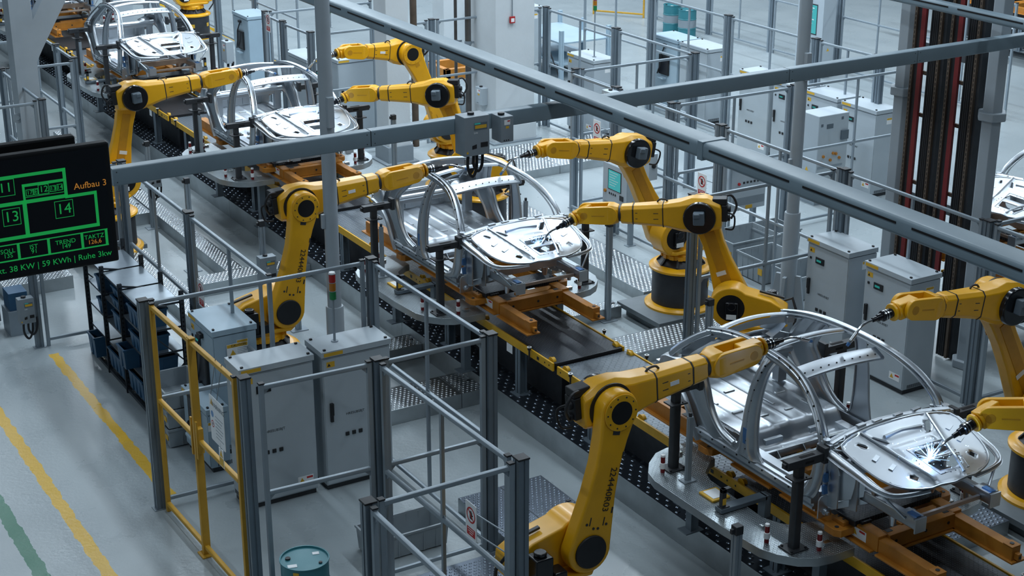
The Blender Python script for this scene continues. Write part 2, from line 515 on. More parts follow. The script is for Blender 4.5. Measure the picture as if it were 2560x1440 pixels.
def make_car(label):
    t = thing('car_body', label, 'car body', (XC, ST[0], CZ), 0, 'bare car bodies on the assembly line')
    B = M_['body']
    # ---- hood inner panel with its openings
    half = [(0, .0), (.30, -.005), (.55, -.03), (.82, -.10), (.855, -.28), (.83, -.50), (.79, -.68), (.71, -.83), (.60, -.92), (.42, -.985), (.20, -1.02)]
    out = half + [(-x, y) for x, y in reversed(half[1:])]
    out = [(p.x, p.y) for p in smooth_path([(x, y, 0) for x, y in out], 2)]
    def q4(*p): return list(p)
    holes = [q4((-.15, -.61), (-.12, -.50), (.30, -.50), (.35, -.61)), q4((-.10, -.70), (-.04, -.84), (.30, -.85), (.36, -.70)),
             q4((-.44, -.13), (-.40, -.15), (-.27, -.29), (-.33, -.29)), q4((.40, -.13), (.47, -.13), (.34, -.29), (.27, -.29)),
             q4((-.66, -.17), (-.63, -.15), (-.56, -.24), (-.59, -.26)), q4((-.46, -.80), (-.41, -.76), (-.34, -.83), (-.40, -.86)), q4((.50, -.74), (.56, -.70), (.60, -.77), (.53, -.81))]
    h = bld(sheet(out, holes, hood_z, .035), 'hood_panel', B, t, solid=.012, smooth=40)
    rim = [(x, y, hood_z(x, y) + .004 - CZ) for x, y in out]
    rim.append(rim[0])
    MB().tube(rim, .014, 6).build('rim_bead', B, h)
    r = MB()
    for s in (-1, 1):
        r.tube([(s * (.20 + .30 * (y + 1.0) / .95), y, hood_z(s * (.2 + .3 * (y + 1) / .95), y) + .004 - CZ) for y in [-.95 + .1 * i for i in range(10)]], .018, 6)
    r.tube([(-.28, -.20, hood_z(0, -.2) + .004 - CZ), (0, -.17, hood_z(0, -.17) + .008 - CZ), (.28, -.20, hood_z(0, -.2) + .004 - CZ)], .022, 8)
    for hx in ((-.18, -.66, .38, -.455), (-.13, -.89, .40, -.665)):
        x0, y0, x1, y1 = hx
        pp = [(x0, y1), (x0 + .05, y0), (x1 - .05, y0), (x1, y1), (x0, y1)]
        r.tube([(x, y, hood_z(x, y) + .003 - CZ) for x, y in pp], .009, 6)
    for (x, y) in ((-.60, -.42), (-.52, -.60), (.62, -.30), (.60, -.50)):
        r.obox((x, y, hood_z(x, y) + .006 - CZ), (1, .5, .1), (-.5, 1, .3), (0, -.3, 1), .12, .05, .016)
    r.build('stiffening_rib', B, h, bevel=0)
    d = MB()
    for i in range(26):
        a = i / 26 * 2 * PI
        x = .30 * math.cos(a) + .1; y = -.68 + .22 * math.sin(a)
        if abs(x - .1) > .29 or abs(y + .68) > .2: d.cyl((x, y, hood_z(x, y) + .004 - CZ), (x, y, hood_z(x, y) + .0095 - CZ), .008, n=8)
    d.build('rivet', M_['charcoal'], h)
    # ---- cowl
    c = MB()
    c.sweep([(x, .13 - .13 * (x / .88) ** 2, 2.655 - .03 * abs(x)) for x in [-.9 + .15 * i for i in range(13)]], HAT, (0, -.25, 1), [(.15, .05)] * 13)
    for s in (-1, 1):
        c.obox((s * .88, .03, 2.62), (1, 0, 0), (0, 1, 0), (0, 0, 1), .12, .16, .07); c.cyl((s * .9, .05, 2.62), (s * .9, .05, 2.69), .05, .045, n=14)
        c.tube([(s * .86, 0, 2.64), (s * .72, -.03, 2.66), (s * .66, .02, 2.69)], .012, 6); c.tube([(s * .9, -.05, 2.6), (s * .80, -.16, 2.60), (s * .70, -.24, 2.58)], .012, 6)
    for x in (-.34, -.1, .22, .5): c.obox((x, .12, 2.69), (1, .1, 0), (-.1, 1, 0), (0, 0, 1), .13, .05, .04)
    bld(c, 'cowl', B, t, bevel=.004)
    # ---- sides
    for s in (-1, 1):
        path = smooth_path([(s * .885, .10, 2.58), (s * .86, .20, 2.76), (s * .795, .42, 2.955), (s * .715, .74, 3.10), (s * .665, 1.1, 3.165), (s * .64, 1.5, 3.18), (s * .62, 1.9, 3.165), (s * .605, 2.25, 3.115), (s * .59, 2.62, 3.02)], 5)
        n = len(path)
        m = MB(); m.sweep(path, HAT, (s * .8, -.15, .75), lerp_list([(.13, .06), (.10, .06), (.115, .055), (.12, .055), (.13, .05)], n))
        m.tube([p + Vector((s * -.065, 0, .01)) for p in path], .012, 6)
        m.tube([p + Vector((s * .035, 0, -.055)) for p in path[2:]], .012, 6)
        rr = bld(m, 'roof_rail', B, t, smooth=50)
        d = MB()
        for i in range(3, n - 2, 3):
            p = path[i] + Vector((s * .038, -.007, .036)); d.cyl(p, p + Vector((s * .008, -.0015, .0075)), .009, n=8)
        bld(d, 'weld_hole_dot', M_['hole_shade'], rr)
        # front post below the windscreen
        m = MB(); pf = smooth_path([(s * .885, .12, 2.60), (s * .895, .13, 2.40), (s * .90, .17, 2.15), (s * .90, .27, 1.95), (s * .90, .46, 1.88)], 4)
        m.sweep(pf, HAT, (s, 0, 0), lerp_list([(.14, .07), (.17, .08), (.18, .08), (.20, .08), (.14, .07)], len(pf)))
        m.tube([(s * .84, .22, 2.62), (s * .86, .07, 2.66), (s * .9, .02, 2.62)], .02, 8)
        m.tube([(s * .87, .28, 2.80), (s * .885, .12, 2.70), (s * .90, -.02, 2.63)], .014, 6)
        bld(m, 'front_post', B, t, smooth=50)
        # centre pillar
        m = MB(); pc = smooth_path([(s * .885, 1.40, 1.90), (s * .885, 1.40, 2.02), (s * .875, 1.40, 2.25), (s * .86, 1.395, 2.5), (s * .82, 1.375, 2.78), (s * .755, 1.345, 3.0), (s * .69, 1.32, 3.13)], 4)
        m.sweep(pc, HAT, (s, 0, .2), lerp_list([(.62, .07), (.36, .08), (.28, .085), (.25, .08), (.22, .07), (.19, .06), (.22, .05)], len(pc)))
        for e in (-1, 1):
            m.tube([p + Vector((s * -.01, e * w / 2, 0)) for p, (w, _) in zip(pc, lerp_list([(.62, 0), (.36, 0), (.28, 0), (.25, 0), (.22, 0), (.19, 0), (.22, 0)], len(pc)))], .011, 6)
        cp = bld(m, 'centre_pillar', B, t, smooth=50)
        d = MB(); e = MB()
        for i in range(4, len(pc) - 2, 2): d.cyl(pc[i] + Vector((s * .06, -.03, 0)), pc[i] + Vector((s * .075, -.03, 0)), .010, n=8)
        e.obox(pc[6] + Vector((s * .068, .0, .05)), (0, 1, 0), (0, 0, 1), (s, 0, 0), .07, .20, .012)
        bld(d, 'weld_hole_dot', M_['hole_shade'], cp); bld(e, 'mark', M_['bodyblue'], cp)
        # sill: stepped pressing
        m = MB()
        SILL = [(-.13, 0), (-.13, .03), (-.10, .035), (-.095, .075), (-.06, .08), (-.05, .055), (-.02, .055), (-.01, .10), (.05, .105), (.06, .08), (.085, .075), (.10, .03), (.13, .025), (.13, 0)]
        m.sweep([(s * .83, y, 1.83) for y in (.20, .5, 1.2, 1.9, 2.44)], [(-a * s, b) for a, b in SILL], (s, 0, 0))
        m.box(s * .70 - .06, s * .70 + .06, .25, 2.3, 1.78, 1.90)
        sl = bld(m, 'sill', B, t, smooth=30)
        d = MB()
        for i in range(9): d.cyl((s * .925, .35 + i * .24, 1.86), (s * .939, .35 + i * .24, 1.86), .012, n=8)
        bld(d, 'weld_hole_dot', M_['hole_shade'], sl)
        # rear door frame, wheel arch and the panel between them
        inner = smooth_path([(s * .885, 1.66, 1.95), (s * .89, 1.90, 2.02), (s * .89, 2.10, 2.20), (s * .885, 2.22, 2.44), (s * .86, 2.31, 2.62), (s * .80, 2.22, 2.78), (s * .70, 2.0, 3.0), (s * .64, 1.86, 3.12)], 4)
        arch = smooth_path([(s * .905, 2.30, 1.76), (s * .91, 2.42, 1.94), (s * .91, 2.56, 2.14), (s * .90, 2.72, 2.28), (s * .875, 2.80, 2.48), (s * .82, 2.72, 2.70), (s * .70, 2.48, 2.93), (s * .62, 2.30, 3.08)], 4)
        mid = [(a + b) / 2 + Vector((s * .03, 0, .008)) for a, b in zip(inner, arch)]
        q1 = [a * .75 + b * .25 + Vector((s * -.02, 0, 0)) for a, b in zip(inner, arch)]
        q3 = [a * .25 + b * .75 + Vector((s * -.02, 0, 0)) for a, b in zip(inner, arch)]
        m = MB(); m.loft([list(z) for z in zip(inner, q1, mid, q3, arch)], caps=False, closed=False)
        qp = bld(m, 'rear_quarter_panel', B, t, smooth=60, solid=.012)
        m = MB(); m.sweep(inner, HAT, (s, 0, .15), [(.12, .05)] * len(inner)); m.tube([p + Vector((0, -.05, .02)) for p in inner], .011, 6)
        bld(m, 'rear_door_frame', B, t, smooth=50)
        m = MB(); ar = smooth_path([(s * .90, 2.34, 1.72), (s * .92, 2.44, 1.94), (s * .92, 2.58, 2.15), (s * .91, 2.76, 2.29), (s * .90, 2.98, 2.36), (s * .88, 3.2, 2.36)], 4)
        m.sweep(ar, HAT, (s, 0, 0), [(.09, .045)] * len(ar)); m.tube([p + Vector((s * .02, .05, 0)) for p in ar], .014, 6)
        bld(m, 'wheel_arch', B, t, smooth=50)
        # rear side to the tail lamp
        m = MB()
        secs = []
        for y, x, z0, z1 in ((2.74, .88, 2.32, 2.66), (2.95, .875, 2.36, 2.62), (3.15, .85, 2.30, 2.58), (3.32, .80, 2.20, 2.50), (3.45, .70, 2.12, 2.42)):
            secs.append([(s * (x + .02), y, z0), (s * (x + .035), y, (z0 + z1) / 2), (s * x, y, z1 - .03), (s * (x - .10), y, z1)])
        m.loft(secs, caps=False, closed=False)
        bld(m, 'rear_side_panel', B, t, smooth=50, solid=.012)
        m = MB()
        for k in range(4): m.box(s * .70 - .11, s * .70 + .11, 3.10 + k * .085, 3.165 + k * .085, 2.40 - k * .03, 2.50 - k * .035)
        m.lathe([(.17, 0), (.165, .05), (.12, .10), (.05, .12), (0, .12)], (s * .64, 2.92, 2.40), (0, -.2, 1), 18)
        bld(m, 'lamp_housing', B, t, bevel=.008)
        # C pillar inner and tail of the roof
        m = MB(); cpth = smooth_path([(s * .60, 2.52, 3.05), (s * .64, 2.74, 2.92), (s * .72, 2.96, 2.74), (s * .77, 3.12, 2.58)], 4)
        m.sweep(cpth, HAT, (s * .5, .3, .8), lerp_list([(.15, .04), (.17, .05), (.22, .05)], len(cpth)))
        ic = [(.60, 2.46, 3.02), (.56, 2.60, 2.80), (.58, 2.80, 2.62), (.72, 3.10, 2.54), (.74, 2.9, 2.72), (.66, 2.72, 2.9)]
        m.add([(s * a, b, c_) for a, b, c_ in ic], [(0, 1, 5), (1, 2, 4, 5), (2, 3, 4)])
        bld(m, 'rear_pillar', B, t, smooth=50)
        # upper apron rail, towards the bumper
        ap = smooth_path([(s * .93, .05, 2.57), (s * .925, -.2, 2.53), (s * .905, -.5, 2.475), (s * .885, -.76, 2.42), (s * .80, -.91, 2.385), (s * .60, -.975, 2.37), (s * .34, -1.0, 2.36)], 4)
        m = MB(); m.sweep(ap, HAT, (s * .3, 0, 1), lerp_list([(.14, .05), (.15, .05), (.12, .045), (.09, .04), (.07, .035), (.06, .03)], len(ap)))
        m.tube([(s * .88, -.82, 2.39), (s * .80, -.86, 2.30), (s * .62, -.95, 2.09)], .016, 6)
        bld(m, 'apron_rail', B, t, smooth=50)
        # longitudinal member
        lp = smooth_path([(s * .56, .60, 1.74), (s * .56, .30, 1.78), (s * .56, .0, 1.95), (s * .56, -.25, 2.05), (s * .56, -.65, 2.065), (s * .56, -1.12, 2.07)], 4)
        m = MB(); m.sweep(lp, [(a * .11, b * .13) for a, b in RBOX], (0, 0, 1)); m.obox((s * .56, -1.12, 2.07), (1, 0, 0), (0, 1, 0), (0, 0, 1), .16, .02, .17)
        m.obox((s * .56, -.98, 2.145), (1, 0, 0), (0, 1, 0), (0, 0, 1), .15, .22, .02); m.cyl((s * .56, -.72, 1.88), (s * .56, -.72, 2.02), .03, .05, n=12)
        lm = bld(m, 'longitudinal_member', B, t, smooth=45)
        e = MB(); e.obox((s * .56, -1.02, 2.16), (1, 0, 0), (0, 1, 0), (0, 0, 1), .07, .14, .012); bld(e, 'mark', M_['bodyblue'], lm)
        # strut tower with two arched ribs
        m = MB()
        for x, y0, y1, zt in ((.80, -.10, .16, 2.40), (.66, -.26, .02, 2.42)):
            pr = [(y0, 1.86), (y1, 1.80), (y1, zt - .12)] + circ((y0 + y1) / 2, zt - .13, (y1 - y0) / 2, 0, PI, 8)[1:-1] + [(y0, zt - .12)]
            m.prism(pr, (s * x, 0, 0), (0, 1, 0), (0, 0, 1), (s * .018, 0, 0))
            m.tube([(s * (x + .01), a, b) for a, b in pr[2:]], .018, 6)
        m.loft([[(s * .62, -.30, 2.05), (s * .62, -.32, 2.25), (s * .66, -.25, 2.42)], [(s * .70, -.12, 1.95), (s * .72, -.14, 2.2), (s * .74, -.12, 2.45)], [(s * .84, .12, 1.85), (s * .84, .10, 2.15), (s * .84, .08, 2.5)]], caps=False, closed=False)
        m.lathe([(.15, 0), (.14, .05), (.07, .07), (.05, .05)], (s * .68, -.22, 2.40), (0, 0, 1), 16)
        bld(m, 'strut_tower', B, t, smooth=50)
        # bracket plate ahead of the sill, with its stay
        m = MB(); m.prism([(-.10, 0), (.10, 0), (.10, .22), (.04, .27), (-.07, .27), (-.10, .23)], (s * .84, .06, 1.69), (1, 0, 0), (0, 0, 1), (0, .018, 0))
        m.cyl((s * .84, .06, 1.76), (s * .84, .02, 1.76), .045, .035, n=14); m.cyl((s * .84, .03, 1.76), (s * .84, -.01, 1.76), .022, n=10)
        m.bar((s * .80, .08, 1.80), (s * .56, -.30, 2.0), .03, .085)
        bp = bld(m, 'jacking_bracket', B, t, bevel=.004)
        e = MB()
        for zz in (2.05, 2.2): e.obox((s * .87, .06, zz), (1, 0, 0), (0, 1, 0), (0, .2, 1), .06, .03, .10)
        bld(e, 'mark', M_['bodyblue'], bp)
    # ---- cross members of the roof
    m = MB(); m.sweep([(x, .92, 3.075 + .035 * (1 - (x / .64) ** 2)) for x in [-.64 + .128 * i for i in range(11)]], [(-.095, 0), (.095, 0), (.095, .012), (.07, .02), (-.07, .02), (-.095, .012)], (0, -.42, 1))
    m.tube([(x, .845, 3.04 + .03 * (1 - (x / .62) ** 2)) for x in [-.63 + .126 * i for i in range(11)]], .020, 8)
    fh = bld(m, 'front_roof_header', B, t, smooth=40)
    d = MB()
    for i in range(10):
        x = -.54 + .12 * i; z = 3.075 + .035 * (1 - (x / .64) ** 2) + .018
        d.cyl((x, .885, z - .012), (x, .885, z - .004), .010, n=8)
    d.box(-.10, .14, .945, .957, 3.126, 3.137)
    bld(d, 'bolt_hole_patch', M_['hole_shade'], fh)
    m = MB(); m.sweep([(x, 1.50, 3.165 + .05 * (1 - (x / .6) ** 2)) for x in [-.62 + .124 * i for i in range(11)]], HAT, (0, 0, 1), [(.13, .035)] * 11)
    bld(m, 'mid_roof_bow', B, t, smooth=50)
    m = MB(); m.sweep([(x, 2.50 + .06 * (1 - (x / .6) ** 2), 3.03 + .045 * (1 - (x / .6) ** 2)) for x in [-.60 + .12 * i for i in range(11)]], HAT, (0, .4, 1), [(.17, .04)] * 11)
    m.sweep([(x, 2.42 + .06 * (1 - (x / .6) ** 2), 3.00 + .045 * (1 - (x / .6) ** 2)) for x in [-.60 + .12 * i for i in range(11)]], [(-.04, -.01), (.04, -.01), (.04, .01), (-.04, .01)], (0, -1, 0))
    for x in (-.48, .48): m.obox((x, 2.42, 3.01), (1, 0, 0), (0, 1, 0), (0, 0, 1), .02, .03, .10)
    bld(m, 'rear_roof_header', B, t, smooth=50)
    # ---- floor pan
    def fz(x, v):
        # v runs along the pan: 0 at the front flange, 1 at the tail
        if v < .08: y, z = 1.38 + v / .08 * .13, 1.83
        elif v < .22: k = (v - .08) / .14; y, z = 1.51 + k * .20, 1.83 + .20 * (k * k * (3 - 2 * k))
        else: y, z = 1.71 + (v - .22) / .78 * 1.62, 2.03
        rib = 0
        for c in (-.55, -.28, 0, .28, .55): rib += .016 * bumpf(x - c, .045)
        return (x, y, z + rib * (1 if v > .2 else .4))
    m = MB(); secs = []
    for i in range(41):
        v = i / 40; secs.append([fz(-.76 + 1.52 * j / 48, v) for j in range(49)])
    m.loft(secs, caps=False, closed=False)
    fp = bld(m, 'rear_floor_pan', B, t, smooth=60, solid=.01)
    m = MB()
    for x, y, a, b in ((-.42, 2.2, .16, .05), (.12, 2.25, .05, .2), (.42, 2.4, .16, .05), (-.12, 2.75, .16, .05), (.5, 2.0, .05, .16), (-.5, 2.6, .05, .2), (.2, 1.95, .14, .04), (-.2, 1.95, .14, .04)):
        m.box(x - a / 2, x + a / 2, y - b / 2, y + b / 2, 2.02, 2.052)
    for x, w in ((-.35, .28), (.35, .28)):
        m.box(x - w / 2, x + w / 2, 1.55, 1.72, 1.83, 1.93)
    bld(m, 'floor_swage', B, fp, bevel=.012)
    m = MB(); m.bar((-.80, 1.36, 1.84), (.80, 1.36, 1.84), .05, .10); m.bar((-.80, 1.24, 1.80), (.80, 1.24, 1.80), .05, .05)
    for x in (-.5, -.1, .3, .62): m.prism([(0, 0), (.11, 0), (0, .10)], (x, 1.33, 1.80), (0, -1, 0), (0, 0, 1), (.015, 0, 0))
    for x in (-.28, .30): m.obox((x, 1.16, 1.765), (1, 0, 0), (0, 1, 0), (0, 0, 1), .22, .15, .03)
    bld(m, 'floor_cross_member', B, t, bevel=.006)
    m = MB(); m.tube([(x, 2.62, 2.50) for x in (-.76, -.3, .3, .76)], .045, 10); m.obox((0, 2.66, 2.44), (1, 0, 0), (0, 1, 0), (0, 0, 1), 1.5, .02, .13)
    m.obox((.66, 2.70, 2.26), (1, 0, 0), (0, 1, 0), (0, 0, 1), .14, .12, .42); m.obox((-.66, 2.70, 2.26), (1, 0, 0), (0, 1, 0), (0, 0, 1), .14, .12, .42)
    bld(m, 'seat_back_bar', B, t, bevel=.005)
    m = MB(); m.box(-.74, .74, 3.34, 3.37, 1.98, 2.36); m.tube([(x, 3.38, 2.36) for x in (-.72, 0, .72)], .03, 8)
    for x in (-.5, -.16, .18, .52): m.box(x - .06, x + .06, 3.32, 3.345, 2.06, 2.30)
    bld(m, 'rear_panel', B, t, bevel=.006)
    # ---- front cross member and dash
    m = MB(); m.bar((-.60, -.42, 2.10), (.60, -.42, 2.10), .05, .12); m.bar((-.50, -.95, 2.05), (.50, -.95, 2.05), .04, .05)
    for x in (-.42, .30): m.cyl((x, -.42, 1.92), (x, -.42, 2.06), .035, .06, n=12)
    bld(m, 'front_cross_member', M_['copper'], t, bevel=.005)
    m = MB(); m.loft([[(x, .20, 2.62), (x, .26, 2.35), (x, .30, 2.12)] for x in [-.80 + .16 * i for i in range(11)]], caps=False, closed=False)
    bld(m, 'dash_panel', B, t, smooth=50, solid=.012)
    return t

# ------------------------------------------------------------------ orange skid under the car
def make_skid(label):
    t = thing('transport_skid', label, 'skid', (XC, ST[0], 1.48), 0, 'orange skids carrying the car bodies')
    O = M_['orange']; Z = -1.48
    def bl(mb, n, mt=O, p=t, **k):
        mb.xf(Matrix.Translation((0, 0, Z))); return mb.build(n, mt, p, **k)
    for s in (-1, 1):
        m = MB(); m.box(s * .56 - .08, s * .56 + .08, -.60, 4.05, 1.50, 1.69); m.box(s * .56 - .065, s * .56 + .065, -1.50, -.60, 1.50, 1.66)
        for y0, y1 in ((-1.54, -.62), (-.55, 1.02), (1.2, 1.95), (2.6, 4.12)): m.box(s * .58 - .115, s * .58 + .115, y0, y1, 1.48, 1.505)
        m.box(s * .56 - .07, s * .56 + .07, -1.50, -1.36, 1.66, 1.675); m.box(s * .56 - .03, s * .56 + .03, -1.56, -1.50, 1.52, 1.60)
        rn = bl(m, 'runner', bevel=.006)
        d = MB(); d.cyl((s * .56, -1.43, 1.675), (s * .56, -1.43, 1.683), .025, n=12); d.box(s * .56 - .04, s * .56 + .04, 3.0, 3.1, 1.69, 1.695); d.cyl((s * .56, -1.56, 1.56), (s * .56, -1.565, 1.56), .018, n=10)
        for y in (.9, 1.6, 2.9): d.cyl((s * .64, y, 1.6), (s * .645, y, 1.6), .018, n=10)
        bl(d, 'bolt', M_['charcoal'], rn)
        for y in (-.10, 2.26):
            m = MB(); m.prism([(0, -.13), (.20, -.13), (.25, -.06), (.25, .10), (.20, .13), (0, .13)], (s * .64, y, 1.56), (s, 0, 0), (0, 1, 0), (0, 0, .09)); m.box(min(s * .64, s * .76), max(s * .64, s * .76), y - .07, y + .13, 1.65, 1.70)
            lg = bl(m, 'lug', bevel=.006)
            d = MB(); d.cyl((s * .82, y - .03, 1.65), (s * .82, y - .03, 1.655), .025, n=12); d.cyl((s * .70, y, 1.70), (s * .70, y, 1.705), .014, n=8); d.cyl((s * .70, y + .08, 1.70), (s * .70, y + .08, 1.705), .014, n=8)
            bl(d, 'bolt', M_['charcoal'], lg)
        for y in (.45, 2.1):
            m = MB(); m.box(s * .56 - .07, s * .56 + .07, y - .07, y + .07, 1.69, 1.80); bl(m, 'support_block', bevel=.006)
        # warning label on the outer face
        m = MB(); m.box(s * .643 - .002, s * .643 + .002, -.42, -.18, 1.535, 1.655)
        lb = bl(m, 'warning_label', M_['white'])
        tag(lb, 'white warning label with a yellow triangle')
        m = MB(); m.prism([(-.035, 0), (.035, 0), (0, .065)], (s * .646, -.24 if s < 0 else -.36, 1.57), (0, 1, 0), (0, 0, 1), (s * .002, 0, 0)); bl(m, 'triangle', M_['stickyellow'], lb)
        y0 = -.40 if s < 0 else -.29
        m = MB(); m.box(s * .646 - .001, s * .646 + .001, y0, y0 + .09, 1.62, 1.645); bl(m, 'red_band', M_['stickred'], lb)
    for y, zt in ((-.57, 1.69), (1.15, 1.66), (3.4, 1.66)):
        m = MB(); m.box(-.50, .50, y - .07, y + .07, 1.51, zt)
        if y < 0:
            m.prism([(-.22, 0), (.30, 0), (.42, .10), (.42, .16), (-.22, .16)], (0, y + .05, 1.66), (1, 0, 0), (0, 1, 0), (0, 0, .04)); m.box(-.50, .50, y - .10, y + .10, 1.48, 1.505)
        cm = bl(m, 'cross_beam', bevel=.006)
        if y < 0:
            d = MB()
            for x in (-.40, .05, .40): d.cyl((x, y - .07, 1.6), (x, y - .075, 1.6), .02, n=10)
            d.box(-.47, -.39, y + .0, y + .06, 1.69, 1.694); d.box(.39, .47, y + .0, y + .06, 1.69, 1.694)
            bl(d, 'bolt', M_['charcoal'], cm)
    m = MB(); m.box(-.68, .66, -.26, .14, 1.665, 1.735); m.box(-.60, -.45, -.30, -.26, 1.68, 1.72)
    bl(m, 'grip_pad', M_['pad'], bevel=.008)
    m = MB(); m.box(-.30, .2, 1.75, 2.25, 1.50, 1.60); m.box(-.05, .35, -.44, -.32, 1.66, 1.672)
    bl(m, 'cover_plate', M_['diamond'], bevel=.004)
    return t
# ------------------------------------------------------------------ six axis robot
def capsule(p0, r0, p1, r1, n=14, waist=None):
    """outline of two circles joined, in 2D; waist narrows the middle"""
    a = math.atan2(p1[1] - p0[1], p1[0] - p0[0])
    out = circ(p1[0], p1[1], r1, a - PI / 2, a + PI / 2, n)
    if waist:
        L = math.dist(p0, p1); nx, ny = -math.sin(a), math.cos(a); tx, ty = math.cos(a), math.sin(a)
        for f, w in waist: out.append((p0[0] + tx * L * f + nx * w, p0[1] + ty * L * f + ny * w))
    out += circ(p0[0], p0[1], r0, a + PI / 2, a + 1.5 * PI, n)
    if waist:
        for f, w in reversed(waist): out.append((p0[0] + tx * L * f - nx * w, p0[1] + ty * L * f - ny * w))
    return out

def octo(w, h, c):
    return [(-w, -h + c), (-w + c, -h), (w - c, -h), (w, -h + c), (w, h - c), (w - c, h), (-w + c, h), (-w, h - c)]

def make_robot(label, base, yaw, J3, J5, tool, tip_bend=-.5, mirror=1, number=None, group='yellow welding robots', spark=None):
    """base: floor point of the slew axis (world). J3, J5 in the arm plane as (forward, height above base). tool: unit vector in robot axes"""
    t = thing('industrial_robot', label, 'robot', base, yaw, group)
    Yl, Yd, K, G = M_['yellow'], M_['yellowdark'], M_['black'], M_['gloss']
    J2 = (.30, 1.35)
    mv = mirror
    def P(u, z, v=0): return Vector((u, v * mv, z))
    # riser drum
    m = MB(); m.lathe([(.50, .08), (.50, .70)], n=40); m.lathe([(.495, .70), (0, .70)], n=40)
    dr = m.build('pedestal_drum', M_['charcoal'], t)
    for zz, r1 in ((.0, .62), (.70, .56)):
        m = MB(); m.lathe([(0, zz), (r1, zz), (r1, zz + .035), (r1 - .05, zz + .07), (.44, zz + .08), (0, zz + .08)], n=40); m.build('flange_ring', Yl, dr, smooth=30)
    m = MB()
    for i in range(10):
        a = 2 * PI * i / 10 + .2; m.cyl((.585 * math.cos(a), .585 * math.sin(a), .03), (.585 * math.cos(a), .585 * math.sin(a), .05), .014, n=8)
    for a in (-2.2, -.9, 2.4, .8):
        m.obox((.53 * math.cos(a), .53 * math.sin(a), .055), (-math.sin(a), math.cos(a), 0), (math.cos(a), math.sin(a), 0), (0, 0, 1), .13, .05, .03)
    m.build('bolt', M_['charcoal'], dr)
    m = MB()
    for a in (-2.3, -1.2, 2.3, 1.2): m.obox((.503 * math.cos(a), .503 * math.sin(a), .42), (-math.sin(a), math.cos(a), 0), (0, 0, 1), (math.cos(a), math.sin(a), 0), .12, .11, .004)
    m.build('warning_label', M_['stickyellow'], dr)
    m = MB(); m.lathe([(.44, .78), (.40, .80), (.30, .92), (0, .92)], n=8)
    for i in range(8):
        a = 2 * PI * i / 8; m.bar((.42 * math.cos(a), .42 * math.sin(a), .78), (.28 * math.cos(a), .28 * math.sin(a), .94), .05, .04)
    m.build('base_casting', K, t, bevel=.008)
    m = MB(); m.lathe([(.33, .90), (.33, .98), (.31, 1.0), (.31, 1.03), (0, 1.03)], n=36)
    for i in range(14):
        a = 2 * PI * i / 14; m.obox((.335 * math.cos(a), .335 * math.sin(a), .94), (-math.sin(a), math.cos(a), 0), (math.cos(a), math.sin(a), 0), (0, 0, 1), .08, .05, .07)
    m.build('slew_ring', Yl, t, smooth=30)
    # turret: slab and tear shaped yoke
    m = MB(); pl = [(-.42, -.30), (.34, -.34), (.46, -.22), (.46, .20), (.34, .32), (-.42, .30), (-.52, .14), (-.52, -.14)]
    m.prism([(a, b * mv) for a, b in pl], (0, 0, 1.03), (1, 0, 0), (0, 1, 0), (0, 0, .07))
    yk = circ(J2[0], J2[1], .325, -1.15, 2.3, 18) + [(-.30, 1.50), (-.56, 1.36), (-.58, 1.10), (.30, 1.08)]
    m.prism(yk, (0, -.12 * mv, 0), (1, 0, 0), (0, 0, 1), (0, .38 * mv, 0))
    tr = m.build('turret', Yl, t, bevel=.025, seg=3)
    m = MB(); m.cyl(P(*J2, .20), P(*J2, .266), .215, n=30); m.build('motor_recess_disc', M_['hole_shade'], tr)  # flat dark disc painted in place of a shaded motor recess
    m = MB(); m.obox(P(J2[0] - .02, J2[1] - .02, .28), (1, 0, 0), (0, 0, 1), (0, 1, 0), .20, .26, .10); m.cyl(P(J2[0] - .02, J2[1] + .05, .30), P(J2[0] - .02, J2[1] + .05, .35), .07, n=14)
    sm = m.build('shoulder_motor', G, tr, bevel=.02)
    m = MB(); m.obox(P(J2[0] - .02, J2[1] - .12, .332), (1, 0, 0), (0, 0, 1), (0, 1, 0), .15, .08, .004); m.build('type_plate', M_['white'], sm)
    m = MB(); m.obox((-.30, -.27 * mv, 1.26), (1, 0, 0), (0, 1, 0), (0, 0, 1), .22, .22, .36); m.cyl((-.30, -.27 * mv, 1.44), (-.30, -.27 * mv, 1.49), .075, n=20); m.obox((-.30, -.27 * mv, 1.08), (1, 0, 0), (0, 1, 0), (0, 0, 1), .30, .30, .05)
    m.obox((-.10, -.30 * mv, 1.16), (1, 0, 0), (0, 1, 0), (0, 0, 1), .16, .2, .14)
    m.build('slew_motor', G, tr, bevel=.018)
    m = MB(); m.bar(P(-.50, 1.50, .05), P(-.12, 1.585, .05), .05, .03); m.build('lifting_bar', M_['charcoal'], tr, bevel=.004)
    m = MB(); m.tube([P(*q) for q in ((-.42, 1.35, -.15), (-.62, 1.45, -.1), (-.70, 1.25, 0), (-.66, 1.0, .1), (-.5, .82, .12))], .022, 7); m.build('cable', K, tr)
    # upper arm
    d = Vector((J3[0] - J2[0], J3[1] - J2[1])); L = d.length; d.normalize(); nrm = Vector((-d.y, d.x))
    def A(f, w): q = Vector(J2) + d * (L * f) + nrm * w; return (q.x, q.y)
    up = capsule(J2, .275, J3, .235, 16, [(.80, .185), (.62, .165), (.40, .185), (.22, .225)])
    m = MB(); m.prism(up, (0, -.15 * mv, 0), (1, 0, 0), (0, 0, 1), (0, -.20 * mv, 0))
    ua = m.build('upper_arm', Yl, t, bevel=.035, seg=3)
    vo = -.352
    m = MB(); m.cyl(P(*J3, vo), P(*J3, vo - .018), .215, n=32); m.build('elbow_ring', Yl, ua, bevel=.012)
    m = MB(); m.cyl(P(*J3, vo - .01), P(*J3, vo - .020), .135, n=28); m.build('elbow_hollow_disc', M_['hole_shade'], ua)  # dark disc puts the shade of the elbow bore into colour
